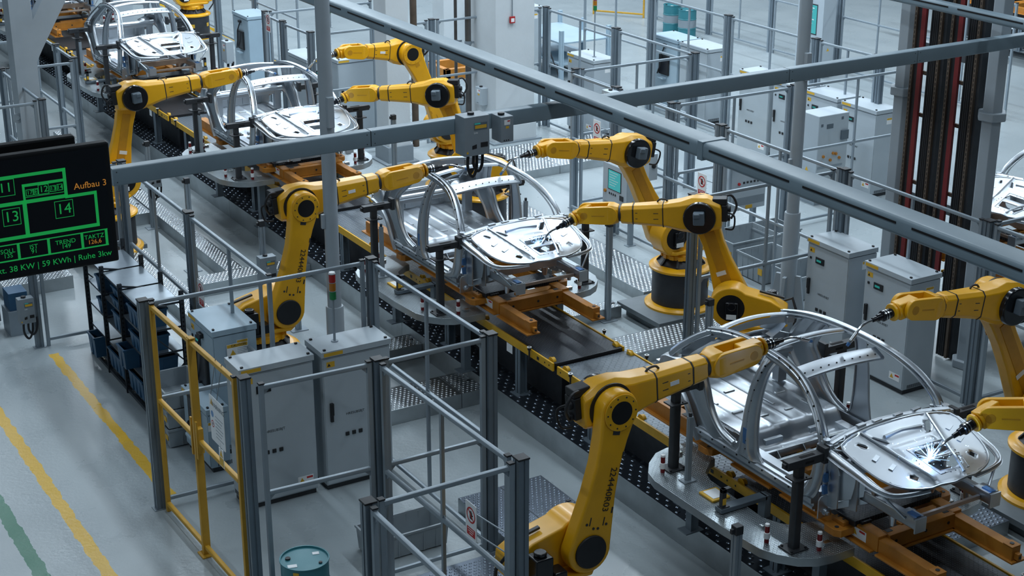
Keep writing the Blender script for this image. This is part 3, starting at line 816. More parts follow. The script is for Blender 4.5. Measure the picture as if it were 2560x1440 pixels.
    m = MB(); m.cyl(P(*J2, vo), P(*J2, vo - .03), .205, .195, n=28); m.build('shoulder_cover', K, ua, bevel=.012)
    m = MB()
    for f, w, a, b in ((.86, .0, .06, .09), (.70, -.155, .07, .02), (.30, -.17, .07, .02), (.22, .09, .10, .012), (.22, -.09, .10, .012)):
        q = A(f, w); m.obox(P(q[0], q[1], vo - .001), (d.x, 0, d.y), (nrm.x, 0, nrm.y), (0, 1, 0), a, b, .004)
    for k in range(10):
        an = 2 * PI * k / 10; m.cyl(P(J3[0] + .18 * math.cos(an), J3[1] + .18 * math.sin(an), vo - .017), P(J3[0] + .18 * math.cos(an), J3[1] + .18 * math.sin(an), vo - .022), .010, n=8)
    for f, w in ((.17, .03), (.17, -.03), (.20, .13), (.20, -.13)):
        q = A(f, w); m.cyl(P(q[0], q[1], vo), P(q[0], q[1], vo - .006), .016, n=8)
    m.build('arm_detail', M_['yellowdark'] if number is None else M_['charcoal'], ua)
    m = MB(); q = A(.45, 0); m.obox(P(q[0], q[1], -.148), (d.x, 0, d.y), (nrm.x, 0, nrm.y), (0, 1, 0), L * .62, .16, .012); m.build('rib_panel', Yd, ua, bevel=.004)
    m = MB(); q = A(.30, -.03); m.obox(P(q[0], q[1], -.140), (nrm.x, 0, nrm.y), (d.x, 0, d.y), (0, 1, 0), .15, .07, .004); m.build('warning_label', M_['white'], ua)
    if number:
        q = A(.45, -.07); rd = Vector((-d.x, 0, -d.y))
        text('serial_number', number, .115, frame(P(q[0], q[1], vo - .003), rd, (0, -mv, 0)), M_['ink'], ua)
    # forearm
    e = Vector((J5[0] - J3[0], J5[1] - J3[1])); FL = e.length; e.normalize(); en = Vector((-e.y, e.x))
    def F(x, w=0, v=0):
        q = Vector(J3) + e * x + en * w; return Vector((q.x, v * mv, q.y))
    def sec(x, w, h, off=0, c=.05):
        return [F(x, b + off, a) for a, b in octo(w, h, c)]
    k = FL / 1.78
    m = MB(); m.loft([sec(-.33, .14, .16, -.02), sec(-.31, .15, .20, -.01), sec(-.12, .165, .265, .02, .07), (sec(.12, .165, .28, .0, .08)), sec(.30, .165, .235, -.01, .06), sec(.48 * k, .155, .195, 0), sec(.56 * k, .15, .185, 0)])
    fa = m.build('forearm', Yl, t, bevel=.015, smooth=30)
    m = MB(); m.loft([sec(.56 * k, .148, .182), sec(1.02 * k, .128, .150)]); m.loft([sec(1.03 * k, .13, .152), sec(1.20 * k, .125, .142), sec(1.22 * k, .11, .125)])
    m.build('forearm_tube', Yl, fa, bevel=.012, smooth=30)
    m = MB(); m.loft([sec(.555 * k, .152, .187), sec(.568 * k, .152, .187)]); m.loft([sec(1.015 * k, .131, .153), sec(1.03 * k, .131, .153)]); m.cyl(F(1.21 * k), F(1.25 * k), .125, n=26)
    for x in (.66, .94):
        for w in (-.05, .05):
            m.obox(F(x * k, w * .9, -.145 + (x - .6) * .05), (e.x, 0, e.y), (en.x, 0, en.y), (0, 1, 0), .09, .010, .006); m.obox(F(x * k, w * .9, .145 - (x - .6) * .05), (e.x, 0, e.y), (en.x, 0, en.y), (0, 1, 0), .09, .010, .006)
    m.build('seam', M_['yellowdark'] if 0 else M_['charcoal'], fa)
    m = MB(); m.obox(F(.78 * k, 0, -.142), (e.x, 0, e.y), (en.x, 0, en.y), (0, 1, 0), .12, .05, .006); m.build('type_plate', M_['white'], fa)
    m = MB(); m.cyl(F(.0, -.01, .15), F(.0, -.01, .235), .255, .245, n=36); m.build('elbow_cover', G, fa, bevel=.02)
    m = MB(); m.cyl(F(.0, -.01, -.148), F(.0, -.01, -.17), .275, n=36); m.build('elbow_seal', K, fa)
    m = MB(); m.obox(F(-.0, .02, .30), (e.x, 0, e.y), (en.x, 0, en.y), (0, 1, 0), .17, .20, .12); m.obox(F(.03, .07, .36), (e.x, 0, e.y), (en.x, 0, en.y), (0, 1, 0), .10, .08, .04)
    em = m.build('elbow_motor', M_['slate'], fa, bevel=.02)
    m = MB(); m.obox(F(-.30, .22, .02), (e.x, 0, e.y), (en.x, 0, en.y), (0, 1, 0), .22, .10, .18); m.obox(F(-.37, .04, .02), (e.x, 0, e.y), (en.x, 0, en.y), (0, 1, 0), .09, .26, .20); m.cyl(F(-.40, .08, .0), F(-.46, .08, .0), .05, n=12); m.cyl(F(-.40, -.06, .0), F(-.45, -.06, .0), .05, n=12)
    m.build('wrist_motor', K, fa, bevel=.015)
    m = MB(); m.tube(smooth_path([F(-.32, .24, -.05), F(-.46, .26, -.12), F(-.54, .10, -.10), F(-.46, -.08, -.02)], 5), .018, 7); m.tube(smooth_path([F(-.42, .05, .08), F(-.52, .0, .12), F(-.50, -.2, .1), F(-.38, -.22, .05)], 5), .014, 7)
    m.build('cable', K, fa)
    m = MB(); m.tube(smooth_path([F(.50 * k, .185, -.03), F(.54 * k, .22, -.03), F(.62 * k, .22, -.03), F(.66 * k, .18, -.03)], 4), .014, 6); m.build('lifting_eye', M_['charcoal'], fa)
    # wrist fork
    m = MB()
    m.loft([sec(1.25 * k, .12, .125, 0, .04), sec(1.34 * k, .155, .155, 0, .05), sec(1.42 * k, .155, .155, 0, .05)])
    for v in (-1, 1):
        fp = capsule((1.40 * k, 0), .145, (FL, 0), .13, 12)
        m.prism([(a, b) for a, b in fp], F(0, 0, v * .075), (0, 0, 0), (0, 0, 0), (0, 0, 0)) if 0 else None
        o = F(0, 0, v * .088); X_ = Vector((e.x, 0, e.y)); Z_ = Vector((en.x, 0, en.y))
        m.prism(fp, o, X_, Z_, Vector((0, v * mv * .065, 0)))
    wr = m.build('wrist_fork', Yl, fa, bevel=.012)
    m = MB()
    for v in (-1, 1): m.cyl(F(FL, 0, v * .153), F(FL, 0, v * .156), .055, n=22); m.obox(F(1.56 * k, 0, v * .154), (e.x, 0, e.y), (en.x, 0, en.y), (0, 1, 0), .20, .016, .003)
    m.build('fork_cover', M_['yellowdark'], wr)
    # knuckle and tool
    tl = Vector((tool[0], tool[1] * mv, tool[2])).normalized(); o = F(FL)
    sd = Vector((0, 1, 0)); sd = (sd - tl * sd.dot(tl)).normalized(); ud = tl.cross(sd)
    m = MB(); m.obox(o + tl * .03, tl, sd, ud, .30, .165, .21); m.cyl(o + tl * .14, o + tl * .19, .105, n=26)
    kn = m.build('wrist_knuckle', Yl, wr, bevel=.02)
    m = MB(); m.cyl(o + tl * .18, o + tl * .22, .07, n=20); m.cyl(o + tl * .235, o + tl * .29, .055, n=20)
    m.build('wrist_joint', K, kn)
    m = MB(); m.cyl(o + tl * .21, o + tl * .245, .108, n=28); m.build('tool_flange', Yl, kn, bevel=.008)
    m = MB(); m.lathe([(0, .27), (.062, .27), (.062, .31), (.050, .315), (.050, .34), (.066, .345), (.066, .39), (.045, .40), (.042, .46), (.030, .47), (.028, .54), (0, .54)], o, tl, 22)
    to = m.build('torch_body', G, kn, smooth=30)
    m = MB(); m.lathe([(.064, .318), (.064, .335)], o, tl, 22); m.lathe([(.068, .36), (.068, .375)], o, tl, 22); m.build('clamp_ring', M_['bright'], to)
    bd = (tl + ud * 0 + Vector((0, 0, 1)) * tip_bend).normalized()
    p0 = o + tl * .52; p1 = o + tl * .64; p2 = p1 + (tl + bd) * .05; p3 = p2 + bd * .10; p4 = p3 + bd * .17
    m = MB(); m.tube(smooth_path([p0, p1, p2, p3], 5), .016, 8); m.build('gooseneck', M_['bright'], to)
    m = MB(); m.cyl(p3 - bd * .02, p3 + bd * .10, .024, .024, n=14); m.cyl(p3 + bd * .10, p4, .024, .015, n=14)
    m.build('nozzle', M_['bright'], to)
    m = MB(); m.cyl(p4 - bd * .04, p4 + bd * .005, .0235, .017, n=14); m.build('nozzle_tip', M_['bodyblue'], to)
    return t, p4
# ------------------------------------------------------------------ line furniture
def make_platform(label, s, Y):
    t = thing('fixture_platform', label, 'platform', (XC, Y, 1.35), 0, 'diamond plate platforms beside the car bodies')
    o = [(.72, 2.78), (1.07, 2.78), (1.27, 2.73), (1.50, 2.55), (1.66, 2.34), (1.72, 2.12), (1.71, .80), (1.66, .18), (1.57, -.02), (1.42, -.20), (1.24, -.31), (1.05, -.34), (.72, -.34), (.72, .36), (.99, .42), (1.09, .54), (1.17, .74), (1.12, 1.78), (1.05, 1.98), (.80, 2.20), (.72, 2.22)]
    pl = [(s * a, b) for a, b in o]
    m = MB(); k = len(pl)
    m.add([(a, b, 0) for a, b in pl] + [(a, b, .11) for a, b in pl], [tuple(range(k)), tuple(range(k, 2 * k))] + [(i, (i + 1) % k, k + (i + 1) % k, k + i) for i in range(k)], 1)
    m.m[1] = 0
    m.build('deck_plate', [M_['diamond'], M_['steel']], t, smooth=30, bevel=.005)
    for y in (.05, 2.45):
        m = MB(); m.box(s * .86 - .06, s * .86 + .06, y - .06, y + .06, -.965, 0); m.box(s * .88 - .14, s * .88 + .14, y - .10, y + .10, -.965, -.95)
        m.build('leg', M_['post'], t, bevel=.004)
    # swing bracket with a black sensor foot
    m = MB(); m.box(min(s * .86, s * 1.55), max(s * .86, s * 1.55), 1.02, 1.15, .115, .175); m.box(min(s * .80, s * .90), max(s * .80, s * .90), 1.02, 1.15, -.12, .175)
    br = m.build('swing_bracket', M_['slate'], t, bevel=.01)
    m = MB(); m.box(s * 1.48 - .06, s * 1.48 + .06, 1.03, 1.12, .175, .19); m.box(s * 1.50 - .03, s * 1.50 + .03, 1.04, 1.10, .19, .42); m.box(min(s * 1.40, s * 1.53), max(s * 1.40, s * 1.53), 1.04, 1.10, .37, .42)
    sf = m.build('sensor_foot', M_['charcoal'], br, bevel=.005)
    m = MB(); m.box(s * 1.50 - .025, s * 1.50 + .025, 1.036, 1.04, .22, .30); m.build('label', M_['stickyellow'], sf)
    m = MB()
    for (x, y) in ((1.05, 2.55), (.95, -.12), (1.3, .55)): m.box(s * x - .05, s * x + .05, y - .03, y + .03, .11, .145)
    m.build('locating_block', M_['bright'], t, bevel=.004)
    return t

def make_pillar(label, s, Y, x):
    t = thing('clamp_stand', label, 'clamp stand', (XC + x, Y, 1.46), 0, 'black clamp pillars holding the car bodies')
    K = M_['charcoal']
    m = MB(); m.box(-.13, .13, -.11, .11, 0, .018); m.build('base_plate', K, t, bevel=.003)
    m = MB()
    for a in (-.10, .10):
        for b in (-.085, .085): m.cyl((a, b, .018), (a, b, .035), .016, n=8)
    m.build('bolt', M_['black'], t)
    m = MB(); m.prism(rrect(-.052, .052, -.052, .052, .016, 3), (0, 0, .018), (1, 0, 0), (0, 1, 0), (0, 0, .86)); m.build('column', K, t)
    m = MB(); m.box(-.12, .12, -.09, .09, .88, .90); m.box(-.045, .045, -.045, .045, .90, 1.03)
    hd = m.build('head_plate', K, t, bevel=.004)
    m = MB()
    for a in (-.03, .03):
        for b in (-.06, .06): m.cyl((a - s * .03, b, .90), (a - s * .03, b, .912), .010, n=8)
    m.build('bolt', M_['black'], hd)
    m = MB(); m.box(min(s * .20, -s * .30), max(s * .20, -s * .30), -.055, .055, 1.03, 1.13); m.box(min(-s * .30, -s * .36), max(-s * .30, -s * .36), -.07, .07, 1.0, 1.19); m.box(min(s * .20, s * .23), max(s * .20, s * .23), -.03, .03, 1.05, 1.11)
    ar = m.build('clamp_arm', K, t, bevel=.006)
    m = MB(); m.box(-.10 - s * .10, .10 - s * .10, -.022, .022, 1.13, 1.133); m.box(-s * .1 - .06, -s * .1 + .06, -.057, -.055, 1.06, 1.09)
    m.build('slot', M_['hole_shade'], ar)
    return t

def make_beacon(label, x, y, z):
    t = thing('locating_pin', label, 'pin', (x, y, z), 0, 'dark red locating pins with white collars')
    m = MB(); m.lathe([(0, 0), (.028, 0), (.028, .21), (0, .21)], n=16); m.build('red_sleeve', M_['redtube'], t)
    m = MB(); m.lathe([(.028, .05), (.036, .055), (.036, .125), (.028, .13)], n=16); m.build('white_collar', M_['white'], t)
    m = MB(); m.lathe([(.028, .205), (.026, .235), (.0, .24)], n=16); m.build('white_cap', M_['white'], t)
    return t

def make_slim_post(label, x, y, z, h=.86):
    t = thing('slim_post', label, 'post', (x, y, z), 0, 'slim aluminium posts on the platforms')
    m = MB(); m.box(-.09, .09, -.07, .07, 0, .014); m.build('base_plate', M_['frame'], t, bevel=.003)
    m = MB(); m.box(-.03, .03, -.03, .03, .014, h)
    for a in (-1, 1): m.box(a * .032 - .004, a * .032 + .004, -.012, .012, .02, h - .02)
    m.build('profile', M_['frame'], t, bevel=.003)
    m = MB(); m.cyl((0, 0, h), (0, 0, h + .05), .022, n=14); m.build('sensor', M_['charcoal'], t)
    return t

def make_pad(label, x, y, z):
    t = thing('light_pad', label, 'pad', (x, y, z), 0, 'white pads with yellow rims')
    m = MB(); m.box(-.13, .13, -.14, .14, 0, .03); m.build('rim', M_['stickyellow'], t, bevel=.01)
    m = MB(); m.box(-.095, .095, -.105, .105, .03, .036); m.build('white_face', M_['white'], t, bevel=.003)
    return t

def make_deck(label, y0, y1, x0, x1, z, mat, pins, Y):
    t = thing('conveyor_deck', label, 'conveyor', (XC, Y + y0, .38), 0, 'conveyor decks of the line')
    L = y1 - y0; a = x0 - XC; b = x1 - XC; Z = z - .38
    m = MB(); m.box(a + .03, b - .03, .0, L, Z - .10, Z, 1, 0); m.build('belt', [mat, M_['black']], t, smooth=0)
    for s, x in ((-1, a), (1, b)):
        m = MB(); m.box(x - .015, x + .015, 0, L, Z - .115, Z + .012)
        r = m.build('side_rail', M_['railyellow'], t, bevel=.003)
        m = MB()
        for y in (.10, .22, L - .1): m.cyl((x + s * .015, y, Z - .05), (x + s * .018, y, Z - .05), .014, n=8)
        m.box(x - .018, x + .018, .38, .44, Z - .08, Z - .03); m.build('rail_hole', M_['black'], r)
        for y in pins:
            m = MB(); m.cyl((x + s * .05, y, Z + .02), (x + s * .05, y, Z + .06), .028, .028, n=14); m.cyl((x + s * .05, y, Z - .12), (x + s * .05, y, Z + .02), .014, n=8)
            m.box(min(x, x + s * .06), max(x, x + s * .06), y - .015, y + .015, Z - .14, Z - .12)
            g = m.build('guide_roller', M_['black'], r)
            m = MB(); m.lathe([(.018, .06), (.036, .06), (.036, .068), (.018, .068)], (x + s * .05, y, Z), (0, 0, 1), 16); m.build('roller_ring', M_['white'], g)
        for y in (.12, L * .5, L - .15):
            m = MB(); m.cyl((x - s * .04, y, Z - .01), (x - s * .09, y, Z - .01), .06, n=18); m.cyl((x - s * .03, y, Z - .01), (x - s * .04, y, Z - .01), .07, n=18); m.build('wheel', M_['railyellow'], r)
    ys = [1.0, L - .9]
    for y in ys:
        for s, x in ((-1, a + .05), (1, b - .05)):
            m = MB(); m.box(x - .065, x + .065, y - .01, y + .01, .015, Z - .115); m.box(x - .065, x - .05, y - .07, y + .07, .015, Z - .115); m.box(x + .05, x + .065, y - .07, y + .07, .015, Z - .115); m.box(x - .13, x + .13, y - .12, y + .12, 0, .02)
            m.cyl((x + s * -.1, y + .08, .02), (x + s * -.1, y + .08, .04), .012, n=8); m.cyl((x + .1, y - .08, .02), (x + .1, y - .08, .04), .012, n=8)
            m.build('support_leg', M_['post'], t, bevel=.003)
    m = MB(); m.box(-.28, .28, .3, L - .3, .0, Z - .12); m.build('skirt', M_['charcoal'], t)
    m = MB(); m.box(a - .017, a - .015, 1.15, 1.32, Z - .26, Z - .12); m.build('label', M_['white'], t)
    return t

# ------------------------------------------------------------------ tread plates
def tread(label, x0, x1, y0, y1, h, pitch=.062, splits=(), mat='tread', r=.021, name='cable_duct_cover', z0=0.0, cat='duct cover', group='tread plate covers on the floor'):
    m = MB()
    t = thing(name, label, cat, ((x0 + x1) / 2, (y0 + y1) / 2, z0), 0, group)
    cx, cy = (x0 + x1) / 2, (y0 + y1) / 2
    cuts = [x0] + [c for c in splits] + [x1]
    for a, b in zip(cuts, cuts[1:]):
        g = .004
        m.box(a + g - cx, b - g - cx, y0 - cy, y1 - cy, h - .16 if z0 else 0, h, 1, 0)
    m.build('sheet_box', [M_[mat], M_['steel']], t, smooth=30, bevel=.006)
    m = MB(); ny = int((y1 - y0) / (pitch * .87)); nx = int((x1 - x0) / pitch)
    for j in range(ny):
        for i in range(nx):
            x = x0 + pitch * (i + .35 + .5 * (j % 2)) ; y = y0 + pitch * .87 * (j + .5)
            if x > x1 - r or any(abs(x - c) < r * 1.3 for c in splits): continue
            m.dome(x - cx, y - cy, h, r, r * .8, r * .42, 7)
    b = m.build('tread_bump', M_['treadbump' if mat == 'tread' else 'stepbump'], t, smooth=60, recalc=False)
    b['kind'] = 'stuff'
    m = MB()
    for x in (x0 + .08, x1 - .08): m.box(x - cx - .03, x - cx + .03, -.02, .02, h, h + .012)
    m.build('lifting_slot', M_['black'], t)
    return t

# ------------------------------------------------------------------ fencing
def post_profile(w):
    a = w / 2; g = w * .10; d = w * .09
    q = []
    for k in range(4):
        c, s = math.cos(k * PI / 2), math.sin(k * PI / 2)
        for x, y in ((a, -a * .98), (a, -g), (a - d, -g), (a - d, g), (a, g), (a, a * .98)):
            q.append((x * c - y * s, x * s + y * c))
    return q

def fence_post(label, x, y, h=3.06, w=.125, mat='post'):
    t = thing('fence_post', label, 'fence post', (x, y, 0), 0, 'square fence posts with black caps')
    m = MB(); m.prism(post_profile(w), (0, 0, .012), (1, 0, 0), (0, 1, 0), (0, 0, h - .03)); m.build('profile', M_[mat], t, smooth=0)
    a = w / 2 + .008
    m = MB(); m.box(-a, a, -a, a, h - .022, h); m.build('cap', M_['black'], t, bevel=.005)
    m = MB(); m.box(-w * .8, w * .8, -w * .6, w * .6, 0, .012); m.build('base_plate', M_['frame'], t)
    return t

def fence_panel(label, p0, p1, ends=(1, 1), mids=None, h=3.04, mat='frame', group='fence panels of square tube', name='safety_fence', cat='fence', midz=1.62, lowz=.12, rail=.055):
    p0 = Vector((*p0, 0)); p1 = Vector((*p1, 0)); d = p1 - p0; L = d.length; yaw = math.atan2(d.y, d.x)
    t = thing(name, label, cat, p0, yaw, group); A = M_[mat]; w = .028; r = rail / 2
    for k, x in enumerate((w, L - w)):
        if not ends[k]: continue
        m = MB(); m.box(x - w, x + w, -w, w, 0, h - .02); u = m.build('upright', A, t, bevel=.004)
        m = MB(); m.box(x - w - .007, x + w + .007, -w - .007, w + .007, h - .02, h); m.build('cap', M_['black'], u, bevel=.004)
    for z, n in ((h - .06, 'top_rail'), (midz, 'mid_rail'), (lowz, 'bottom_rail')):
        m = MB(); m.sweep([(2 * w * ends[0], 0, z), (L - 2 * w * ends[1], 0, z)], [(a, b) for a, b in rrect(-r, r, -r, r, r * .45, 2)], (0, 0, 1)); m.build(n, A, t)
    mids = [L / 2] if mids is None else mids
    for x in mids:
        m = MB(); m.box(x - .022, x + .022, -.022, .022, lowz, h - .06)
        q = .085
        m.prism([(-q, 0), (0, -q), (q, 0), (0, q)], (x, -.006, midz), (1, 0, 0), (0, 0, 1), (0, .012, 0))
        m.build('mullion', A, t, bevel=.003)
    m = MB()
    for x, s in ((2 * w, 1), (L - 2 * w, -1)):
        for z in (h - .09, midz - .03):
            m.prism([(0, 0), (s * .07, 0), (0, -.07)], (x, -.005, z), (1, 0, 0), (0, 0, 1), (0, .01, 0))
    m.build('gusset', A, t)
    return t

# ------------------------------------------------------------------ cabinets
FACE = {'-x': -PI / 2, '-y': 0.0, '+x': PI / 2, '+y': PI}
def cabinet(label, x0, x1, y0, y1, h, face, mat='cabinet', display=True, buttons=True, handle=True, sticker=True, warn=True, lidlabel=True, monitor=False, z0=0.0, name='control_cabinet', side='r', group='grey control cabinets'):
    """door on the side FACE; local x runs along the door, local -y is the door side"""
    cx, cy = (x0 + x1) / 2, (y0 + y1) / 2
    w, d = (x1 - x0, y1 - y0) if face in ('-y', '+y') else (y1 - y0, x1 - x0)
    t = thing(name, label, 'cabinet', (cx, cy, z0), FACE[face], group)
    C = M_[mat]; a, b = w / 2, d / 2
    m = MB(); m.box(-a, a, -b, b, .08, h - .10); m.build('body', C, t, bevel=.004)
    m = MB(); m.box(-a + .02, a - .02, -b + .03, b - .02, 0, .08); m.build('plinth', M_['charcoal'], t)
    m = MB(); m.box(-a + .012, a - .012, -b - .012, -b, .10, h - .12); dr = m.build('door', C, t, bevel=.003)
    m = MB(); m.box(-a - .015, a + .015, -b - .03, b + .015, h - .085, h); m.box(-a + .04, a - .04, -b + .04, b - .04, h - .10, h - .085); lid = m.build('lid', C, t, bevel=.006)
    for x in (-a + .05, a - .05):
        for y in (-b + .02, b - .05):
            m = MB(); m.box(x - .018, x + .018, y - .014, y + .014, h, h + .022); m.build('lid_bolt', M_['black'], lid)
    yf = -b - .012
    if lidlabel:
        m = MB(); m.box(-a + .02, -a + .30, -b - .0325, -b - .03, h - .070, h - .02); m.build('lid_label', M_['stickyellow'], lid)
    if sticker:
        m = MB(); m.box(-a + .06, -a + .18, yf - .002, yf, h - .24, h - .16); s = m.build('yellow_label', M_['stickyellow'], dr)
        m = MB(); m.prism([(-.025, 0), (.025, 0), (0, .045)], (-a + .095, yf - .002, h - .225), (1, 0, 0), (0, 0, 1), (0, -.001, 0)); m.build('warning_mark', M_['ink'], s)
    if display:
        m = MB(); m.box(-a + .22, -a + .43, yf - .012, yf, h - .40, h - .29); p = m.build('display', M_['gloss'], dr, bevel=.004)
        m = MB(); m.box(-a + .25, -a + .36, yf - .014, yf - .012, h - .365, h - .33); m.build('display_screen', M_['g_dteal'], p)
        m = MB(); m.box(-a + .08, -a + .12, yf - .014, yf, h - .36, h - .32); m.build('key_switch', M_['black'], dr, bevel=.003)
    if handle:
        m = MB(); m.box(-a + .08, -a + .125, yf - .035, yf, h * .50, h * .50 + .28); m.box(-a + .075, -a + .13, yf - .045, yf - .02, h * .5 + .10, h * .5 + .28); m.build('handle', M_['black'], dr, bevel=.006)
    if buttons:
        for k in range(3):
            m = MB(); m.box(-a + .30 + k * .10, -a + .355 + k * .10, yf - .016, yf, h * .375, h * .375 + .055); m.build('button', M_['black'], dr, bevel=.003)
        text('caption', 'HRESUBSBJT', .052, frame((-a + .46, yf - .001, h * .53), (1, 0, 0), (0, -1, 0)), M_['charcoal'], dr)
    if warn:
        m = MB(); m.box(a - .30, a - .07, yf - .002, yf, .20, .32); s = m.build('warning_label', M_['white'], dr)
        m = MB(); m.prism([(-.04, 0), (.04, 0), (0, .075)], (a - .24, yf - .002, .225), (1, 0, 0), (0, 0, 1), (0, -.001, 0)); m.build('triangle', M_['stickyellow'], s)
        m = MB(); m.box(a - .17, a - .08, yf - .003, yf - .002, .275, .305); m.build('red_band', M_['stickred'], s)
    # label on the right hand side wall
    sx = 1 if side == 'r' else -1
    m = MB(); m.box(sx * a - .002, sx * a + .002, b - .30, b - .13, h - .34, h - .20); s = m.build('side_label', M_['white'], t)
    m = MB(); m.box(sx * a - .003, sx * a + .003, b - .295, b - .135, h - .245, h - .205); m.build('side_label_head', M_['stickyellow'], s)
    m = MB()
    for k in range(16): m.box(sx * a - .002, sx * a + .002, -b + .1 + k * .022, -b + .112 + k * .022, .09, .15)
    m.build('vent', M_['charcoal'], t)
    if monitor:
        m = MB(); m.box(-.18, .24, yf - .05, yf, h * .50, h * .50 + .52); p = m.build('monitor', M_['bezel'], dr, bevel=.01)
        m = MB(); m.box(-.15, .21, yf - .052, yf - .05, h * .50 + .04, h * .50 + .48); m.build('monitor_screen', M_['screenoff'], p)
        m = MB(); m.tube([(.02, yf - .02, h - .22), (.0, yf - .10, h - .45), (-.06, yf - .09, h * .62), (-.20, yf - .07, h * .5)], .018, 7); m.obox((.02, yf - .03, h - .2), (1, 0, 0), (0, 1, 0), (0, 0, 1), .14, .06, .06); m.build('arm', M_['black'], dr)
        m = MB(); m.box(-.10, .14, yf - .14, yf - .02, h * .50 - .10, h * .50 - .06); m.build('keyboard_tray', C, dr, bevel=.004)
    return t

def control_box(label, x, y, z, face, w=.30, h=.42, d=.20, mat='boxgrey', siem=True, cable=True, knob=False, name='switch_box', group='small grey switch boxes', parent=None):
    """box whose front is on the side FACE, bottom at z"""
    t = thing(name, label, 'switch box', (x, y, z), FACE[face], group)
    C = M_[mat]; a = w / 2
    m = MB(); m.box(-a, a, -d, 0, 0, h); bd = m.build('housing', C, t, bevel=.006)
    m = MB(); m.cyl((-.02, -d * .5, h), (-.02, -d * .5, h + .03), .042, n=18); m.build('push_button', M_['black'], t, bevel=.006)
    if siem:
        m = MB(); m.box(-a * .25, a * .80, -d - .006, -d, h * .66, h * .84); p = m.build('panel', M_['slate'], bd, bevel=.002)
        m = MB(); m.box(-a * .22, a * .25, -d - .0075, -d - .006, h * .80, h * .83); m.build('teal_strip', M_['g_dteal'], p)
        m = MB(); m.box(-a * .18, a * .74, -d - .0075, -d - .006, h * .69, h * .775); m.build('yellow_strip', M_['stickyellow'], p)
        text('caption', 'Leo', h * .075, frame((-a * .10, -d - .001, h * .585), (1, 0, 0), (0, -1, 0)), M_['white'], bd)
        m = MB(); m.box(a * .28, a * .85, -d - .004, -d, h * .20, h * .32); m.prism([(0, 0), (a * .36, a * .05), (a * .36, h * .12), (0, h * .09)], (-a * .40, -d, h * .17), (1, 0, 0), (0, 0, 1), (0, -.004, 0)); m.build('grille', M_['black'], bd)
        m = MB(); m.box(-a * .85, -a * .70, -d - .002, -d, h * .07, h * .12); m.build('label', M_['stickyellow'], bd)
    else:
        m = MB(); m.box(-a * .5, a * .45, -d - .002, -d, h * .68, h * .88); p = m.build('label', M_['white'], bd)
        m = MB(); m.box(-a * .0, a * .40, -d - .003, -d - .002, h * .80, h * .85); m.build('red_band', M_['stickred'], p)
        m = MB(); m.box(-a * .25, a * .25, -d - .002, -d, h * .54, h * .63); m.build('yellow_label', M_['stickyellow'], bd)
        m = MB()
        for k in range(3): m.cyl((-a * .5 + k * .03, -d - .002, h * .08), (-a * .5 + k * .03, -d, h * .08), .009, n=8)
        m.build('gland', M_['black'], bd)
    if knob:
        m = MB(); m.cyl((a, -d * .5, h * .55), (a + .03, -d * .5, h * .55), .045, n=18); m.cyl((a + .03, -d * .5, h * .55), (a + .05, -d * .5, h * .55), .03, n=14); m.build('knob', M_['black'], t, bevel=.004)
    if cable:
        m = MB()
        for k, (x0, dz) in enumerate(((-.06, -.30), (.02, -.24))):
            m.tube(smooth_path([(x0, -d * .5, .01), (x0 - .005, -d * .5, dz * .6), (x0 + .06, -d * .45, dz), (x0 + .13, -d * .35, dz * .75), (x0 + .16, -d * .2, dz * .2), (x0 + .16, -d * .15, .04)], 5), .019, 8)
        m.build('cable_loop', M_['black'], t)
    return t

def signal_tower(label, x, y, z, hp):
    t = thing('signal_tower', label, 'signal light', (x, y, z), 0, 'signal towers of red, amber and green')
    m = MB(); m.cyl((0, 0, 0), (0, 0, hp), .018, n=12); m.cyl((0, 0, 0), (0, 0, .012), .05, n=18); m.build('stem', M_['frame'], t)
    z = hp
    for n, c in (('green_lens', 'green_lamp'), ('amber_lens', 'amber_lamp'), ('red_lens', 'red_lamp')):
        m = MB(); m.cyl((0, 0, z), (0, 0, z + .115), .046, n=22); m.build(n, M_[c], t); z += .115
        m = MB(); m.cyl((0, 0, z), (0, 0, z + .008), .049, n=22); m.build('collar', M_['frame'], t); z += .008
    m = MB(); m.lathe([(.046, z), (.04, z + .02), (0, z + .025)], n=22); m.build('cap', M_['white'], t)
    return t

def drum(label, x, y, band=False):
    t = thing('steel_drum', label, 'drum', (x, y, 0), 0, 'teal steel drums')
    prof = [(0, 0), (.29, 0), (.295, .01), (.285, .02), (.285, .28), (.298, .295), (.285, .31), (.285, .57), (.298, .585), (.285, .60), (.285, .86), (.297, .87), (.297, .885), (.28, .885), (.275, .865), (0, .865)]
    m = MB(); m.lathe(prof, n=40); b = m.build('shell', M_['teal'], t)
    m = MB(); m.cyl((-.17, .10, .865), (-.17, .10, .885), .032, n=16); m.cyl((.13, -.17, .865), (.13, -.17, .88), .022, n=14); m.build('bung', M_['black'], t)
    if band:
        m = MB(); m.lathe([(.2865, .32), (.2865, .56)], n=40); m.build('white_band', M_['boxgrey'], b)
        m = MB(); m.obox((-.12, -.14, .868), (1, .2, 0), (-.2, 1, 0), (0, 0, 1), .07, .09, .004); m.build('label', M_['white'], t)
    else:
        m = MB(); m.obox((-.19, -.08, .868), (1, -.3, 0), (.3, 1, 0), (0, 0, 1), .11, .07, .004); m.obox((.17, .06, .868), (1, -.3, 0), (.3, 1, 0), (0, 0, 1), .08, .06, .004); m.build('label', M_['white'], t)
        m = MB(); m.obox((-.20, -.208, .80), (-.7, .7, 0), (0, 0, 1), (-.7, -.7, 0), .07, .08, .006); m.build('yellow_label', M_['stickyellow'], t)
    return t

